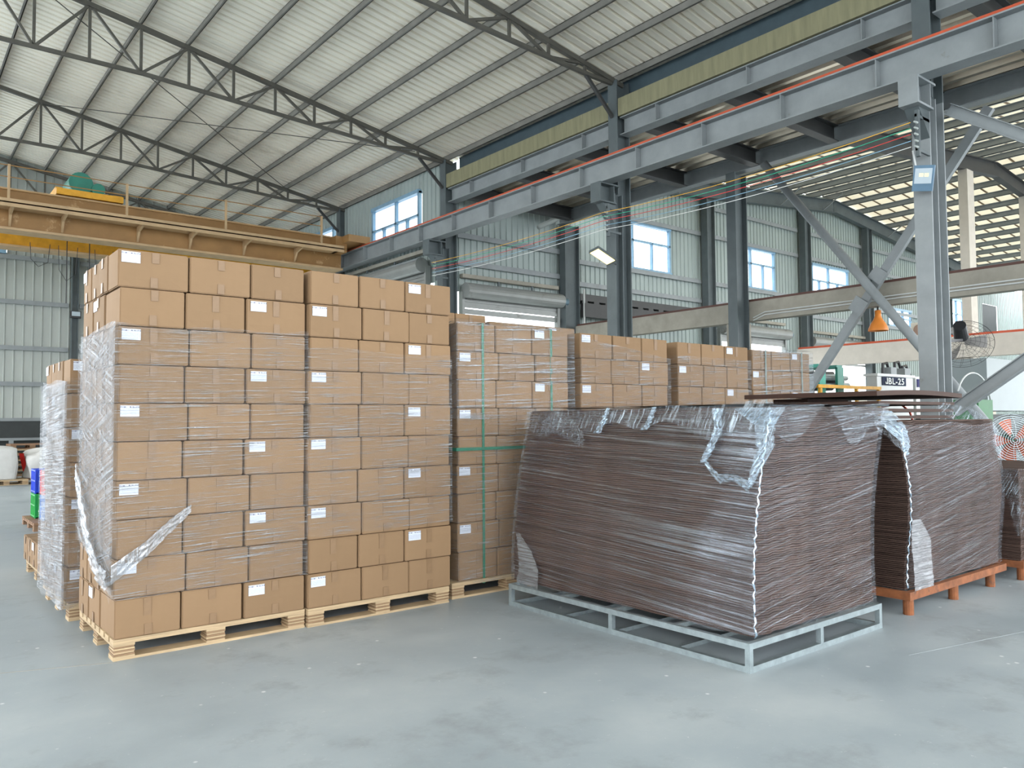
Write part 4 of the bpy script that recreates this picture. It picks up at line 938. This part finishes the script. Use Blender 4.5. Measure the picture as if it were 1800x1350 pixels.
for k, (x0, x1, y0, y1, z, h, lb) in enumerate(((7.1, 8.66, 3.5, 4.85, 1.63, .03, 'lowest'), (7.05, 8.62, 3.5, 4.85, 1.695, .03, 'second from below'), (7.1, 8.70, 3.52, 4.85, 1.765, .03, 'third from below'), (7.03, 8.84, 3.5, 4.9, 1.84, .045, 'uppermost, curled up'))):
    q = MB(); q.grid(lambda u, v: (x0 + (x1 - x0) * u, y0 + (y1 - y0) * v, z + .02 * math.sin(math.pi * u) * (k == 3)), 10, 3); q.grid(lambda u, v: (x0 + (x1 - x0) * u, y0 + (y1 - y0) * v, z + h + .02 * math.sin(math.pi * u) * (k == 3)), 10, 3)
    q.grid(lambda u, v: (x0 + (x1 - x0) * u, y0, z + h * v + .02 * math.sin(math.pi * u) * (k == 3)), 10, 1); q.grid(lambda u, v: (x0, y0 + (y1 - y0) * u, z + h * v), 3, 1); q.grid(lambda u, v: (x1, y0 + (y1 - y0) * u, z + h * v), 3, 1)
    tag(q.build('brown_board', BB, loc=(x0, y0, z)), 'smooth brown board above second brown pile, ' + lb, 'board', 'boards on the second brown pile')
q = MB(); q.grid(lambda u, v: (4.85 + 1.68 * u, 3.3 + 2.2 * v, 1.735 + .02 * math.sin(u * 3) * v), 8, 8); q.grid(lambda u, v: (4.85 + 1.68 * u, 3.3 + 2.2 * v, 1.75 + .02 * math.sin(u * 3) * v), 8, 8)
tag(q.build('brown_board', BB, loc=(4.8, 3.2, 1.73)), 'thin brown cover board on top of the near pile', 'board')
for z0_, z1_, lb in ((1.66, 1.695, 'lowest'), (1.725, 1.765, 'middle'), (1.795, 1.84, 'uppermost')):
    q = MB(); q.box((7.4, 4.4, z0_), (8.2, 4.8, z1_)); tag(q.build('spacer_board', BB, loc=(7.4, 4.4, z0_)), 'narrow brown spacer between boards on second brown pile, ' + lb, 'board', 'spacers between the boards')
# galvanised frame under the near pile
t = thing('steel_stillage', 'galvanised steel base frame under the near brown pile', 'frame', (4.42, 3.08, 0))
X0, X1, Y0, Y1, T_ = 4.42, 6.17, 3.08, 5.58, .04
for z, nm in ((0, 'bottom_rail'), (.15, 'top_rail')):
    for a, b_ in (((X0, Y0), (X1, Y0 + T_)), ((X0, Y1 - T_), (X1, Y1)), ((X0, Y0 + T_), (X0 + T_, Y1 - T_)), ((X1 - T_, Y0 + T_), (X1, Y1 - T_))):
        q = MB(); q.box((a[0], a[1], z), (b_[0], b_[1], z + T_)); q.build(nm, GALV, t)
for x in (X0, (X0 + X1) / 2 - .02, X1 - T_):
    for y in (Y0, (Y0 + Y1) / 2 - .02, Y1 - T_):
        q = MB(); q.box((x + .001, y + .001, T_), (x + T_ - .001, y + T_ - .001, .15)); q.build('post', GALV, t)
for y in (3.7, 4.3, 4.9): q = MB(); q.box((X0 + T_, y, 0), (X1 - T_, y + T_, .03)); q.build('cross_member', GALV, t); q = MB(); q.box((X0 + T_, y, .16), (X1 - T_, y + T_, .19)); q.build('cross_member', GALV, t)
# rusty stands
for (x0, x1, y0, y1, lb, pt) in ((6.69, 8.74, 3.10, 5.5, 'rusty angle steel stand with pipe legs under second pile', (6.75, 7.62, 8.45)), (8.95, 10.7, 3.02, 5.3, 'rusty stand under the pile at right picture edge', (9.02, 9.8, 10.6))):
    t = thing('steel_stand', lb, 'stand', (x0, y0, 0))
    for a, b_ in (((x0, y0), (x1, y0 + .05)), ((x0, y1 - .05), (x1, y1)), ((x0, y0 + .05), (x0 + .05, y1 - .05)), ((x1 - .05, y0 + .05), (x1, y1 - .05)), ((x0 + .05, 4.2), (x1 - .05, 4.25))):
        q = MB(); q.box((a[0], a[1], .125), (b_[0], b_[1], .192)); q.build('frame_rail', RUST, t)
    for x in pt:
        for y in (y0 + .045, (y0 + y1) / 2, y1 - .05): q = MB(); q.tube([(x, y, 0), (x, y, .125)], .042, 14); q.build('leg', RUST, t)

# film on the brown piles
s1 = lambda z, x, y: sh1(z)
shell('tight clear film around the near brown pile', 4.53, 6.13, 3.13, 5.67, .20, 1.72, [FILMR, FILMT, FILMT, FILMT], shift=s1, seed=11, off=.014, cap=False, wav=.012)
shell('loose upper film cap over the near brown pile', 4.53, 6.13, 3.13, 5.67, 1.56, 1.745, [FILML, FILMC, FILML, FILML], shift=s1, seed=12, off=.03, cap=True, wav=.03, bot_rag=.26)
shell('tight clear film around the second brown pile', 6.74, 8.74, 3.15, 5.47, .20, 1.585, [FILMR, FILMT, FILMT, FILMT], shift=lambda z, x, y: sh2(z), seed=13, off=.016, wav=.012, sides=(0, 2, 3))
ribbon('loose film hanging from third brown pile at right edge', [(8.94, 3.05, 1.12), (8.94, 3.03, .8), (8.95, 3.02, .45)], [(0, .5, 0), (0, .2, 0), (0, .1, 0)], (-1, 0, 0), FILMC, .02, seed=14)
# gathered and hanging film pieces: (y, z) on the left side of the near pile
def onleft(y, z, o=.03): return (4.53 + sh1(z)[0] - o, y, z)
def hang(lb, pts, ws, seed, mat=None, cr_=.02): return ribbon(lb, [onleft(y, z) for y, z in pts], [(0, w_[0], w_[1]) for w_ in ws], (-1, 0, 0), mat or FILMG, cr_, seed=seed)
hang('bright gathered film at near corner of near brown pile', [(3.18, 1.72), (3.12, 1.60), (3.10, 1.45), (3.20, 1.18)], [(.42, 0), (.16, 0), (.13, 0), (.04, 0)], 5)
hang('rope of film hanging left of the near corner', [(3.52, 1.72), (3.50, 1.55), (3.56, 1.42), (3.60, 1.33)], [(.10, 0), (.06, 0), (.08, 0), (.05, 0)], 6)
hang('ragged film hem between the two hanging ropes', [(3.58, 1.33), (3.45, 1.22), (3.33, 1.24), (3.20, 1.18)], [(0, .04), (0, .07), (0, .05), (0, .08)], 7)
hang('short gathered film near middle of the top edge', [(4.62, 1.74), (4.66, 1.62), (4.72, 1.53)], [(.05, 0), (.06, 0), (.09, 0)], 8)
hang('second short gathered film near the top edge', [(4.12, 1.74), (4.15, 1.64), (4.20, 1.56)], [(.05, 0), (.05, 0), (.08, 0)], 9)
hang('curved pleats of film at upper far corner of near pile', [(5.42, 1.58), (5.25, 1.62), (5.05, 1.58), (4.85, 1.46)], [(0, .08), (0, .2), (0, .22), (0, .12)], 10, FILML, .03)
hang('torn film flap low at far corner of near pile', [(5.60, .62), (5.50, .50), (5.42, .34), (5.44, .16)], [(.04, 0), (.18, 0), (.26, 0), (.3, 0)], 11, FILMB, .01)
ribbon('torn film flap low on front of second brown pile', [(6.85, 3.11, .78), (6.93, 3.11, .60), (6.95, 3.11, .40), (6.97, 3.11, .17)], [(.16, 0, .0), (.36, 0, 0), (.34, 0, 0), (.36, 0, 0)], (0, -1, 0), FILMB, .006, seed=12)
ribbon('bright gathered film between the two brown piles', [(6.60, 3.35, 1.70), (6.66, 3.2, 1.58), (6.70, 3.12, 1.44), (6.66, 3.10, 1.33)], [(.5, -.1, 0), (.3, -.05, 0), (.16, 0, 0), (.07, 0, 0)], (-.5, -.8, 0), FILMG, .03, seed=13)
ribbon('film bridging from near pile to second pile at top', [(4.95, 3.08, 1.72), (5.5, 3.08, 1.70), (6.0, 3.08, 1.64), (6.5, 3.08, 1.48)], [(0, .05, .05), (0, .1, .06), (0, .12, .12), (0, .1, .28)], (0, -1, 0), FILML, .015, seed=15)
ribbon('tented film peak rising from right end of second pile', [(8.30, 3.6, 1.78), (8.50, 3.35, 1.66), (8.70, 3.2, 1.5), (8.80, 3.13, 1.3)], [(.10, 0, .05), (.2, 0, .16), (.12, 0, .2), (.06, 0, .2)], (.3, -1, 0), FILML, .012, seed=16)
for (xx, lb) in ((4.53, 'near'),):
    mb = MB(); pts = []
    for i in range(60): z = .2 + i * .0255; a = sh1(z); pts.append((4.505 + a[0] + .006 * math.sin(i * 1.7), 3.105 + a[1] + .006 * math.cos(i * 2.3), z))
    mb.tube(pts, .009, 5, rr=[.003 + .006 * abs(math.sin(i * 2.1)) for i in range(60)]); me = mb.build('film_edge', FILMG, smooth=True); tag(me, 'rumpled bright film edge down near corner of near pile', 'plastic film')
mb = MB(); pts = []
for i in range(54): z = .2 + i * .0255; a = sh2(z); pts.append((6.715 + a[0] + .006 * math.sin(i * 1.7), 3.125 + a[1] + .006 * math.cos(i * 2.3), z))
mb.tube(pts, .009, 5, rr=[.003 + .006 * abs(math.sin(i * 2.1)) for i in range(54)]); tag(mb.build('film_edge', FILMG, smooth=True), 'rumpled bright film edge down corner of second pile', 'plastic film')
q = MB(); q.tube([(8.95, 4.4, 1.76), (8.85, 4.15, 1.80), (8.75, 4.0, 1.7), (8.74, 3.95, 1.55)], .012, 6); tag(q.build('rope', ROPE, smooth=True), 'coral red rope over the right end of the brown boards', 'rope')

# ------------------------------------------------------------------ goods at the far left
def crate(x, y, z, w_, d, h, mat, label):
    t = thing('plastic_crate', label, 'crate', (x, y, z), 'plastic crates on the far left pallet')
    q = MB(); th = .02
    q.box((x, y, z), (x + w_, y + th, z + h)); q.box((x, y + d - th, z), (x + w_, y + d, z + h)); q.box((x, y + th, z), (x + th, y + d - th, z + h)); q.box((x + w_ - th, y + th, z), (x + w_, y + d - th, z + h)); q.box((x, y, z), (x + w_, y + d, z + th)); q.build('tub', mat, t)
    q = MB()
    for zz in (z + .02, z + h * .5, z + h - .03): q.box((x - .012, y - .012, zz), (x + w_ + .012, y + d + .012, zz + .02))
    for k in range(5): yy = y + d * k / 4; q.box((x - .01, yy - .008, z), (x + .005, yy + .008, z + h)); xx = x + w_ * k / 4; q.box((xx - .008, y - .01, z), (xx + .008, y + .005, z + h))
    q.build('rib', mat, t)
t = pallet(1.88, 14.0, 1.1, 1.25, 'old brown pallet under the coloured crates', WOODD, .13, .08)
crate(2.03, 14.05, .135, .6, .42, .385, BLUEL, 'lower light blue crate on the near side of the crate pile')
crate(2.03, 14.05, .525, .6, .42, .385, REDC, 'upper red crate on the near side of the crate pile')
crate(1.98, 14.62, .135, .6, .42, .385, GREENC, 'lower green crate on the far side of the crate pile')
crate(1.98, 14.62, .525, .6, .42, .385, BLUEP, 'upper dark blue crate on the far side of the crate pile')
def sack(x, y, z, w_, d, h, label, mat, seed, e=.35, lump=.14, top=.8):
    def fn(u, v):
        a = 2 * math.pi * u; c, s_ = math.cos(a), math.sin(a)
        px = math.copysign(abs(c) ** e, c); py = math.copysign(abs(s_) ** e, s_); pr = (1 - max(0, (v - top) / (1 - top)) ** 2.0 * .9) * (.94 + .06 * math.sin(v * 3))
        n_ = noise.noise((c * 1.6 + seed, s_ * 1.6, v * 2.5)); f_ = noise.noise((c * 6, s_ * 6 + seed, v * 1.2)) * .04
        vv = min(v, top + (v - top) * .5)
        return (x + w_ / 2 + px * w_ / 2 * pr * (1 + lump * n_ + f_), y + d / 2 + py * d / 2 * pr * (1 + lump * n_ + f_), z + h * vv / (top + (1 - top) * .5) * (1 + lump * n_ * v + .25 * lump * math.sin(c * 3 + seed) * v))
    q = MB(); q.grid(fn, 56, 26, closed=True); q.f.append(tuple(range(55, -1, -1))); q.m.append(0)
    return tag(q.build('bulk_sack', mat, smooth=True), label, 'sack')
pallet(2.2, 24.9, 1.0, 1.0, 'pale pallet under the white wrapped goods at left edge', WOOD)
sack(1.9, 24.9, .15, 1.06, 1.0, .90, 'white plastic wrapped goods standing on pallet at left edge', SACK, 3, .2, .04, .85)
pallet(3.5, 24.6, 1.3, 1.1, 'old dark pallet under the big white sack', WOODD)
sack(3.15, 24.7, .15, 1.5, 1.1, .88, 'big slumped white woven sack left of the wrapped stack', SACK, 8, .6, .22, .55)
for k in range(7): pallet(3.0, 26.9, 1.1, 1.1, 'empty wooden pallet, %s from bottom, stacked behind the white sack' % ORD[k], WOOD if k % 2 else WOODD).location.z = k * .15
q = MB(); q.grid(lambda u, v: (3.05 + .25 * u + .15 * v * (1 - u), 25.6 - .1 * u, .12 + .7 * (1 - v)), 5, 6); q.grid(lambda u, v: (3.05 + .25 * u + .15 * v * (1 - u), 25.62 - .1 * u, .12 + .7 * (1 - v)), 5, 6)
tag(q.build('red_cloth', REDC), 'red cloth hanging left of the big white sack', 'cloth')
# scrap lying on the floor
q = MB(); q.box((5.3, 4.9, .002), (5.75, 5.25, .012)); tag(q.build('cardboard_scrap', CARD), 'flat cardboard scrap under the galvanised frame', 'cardboard')
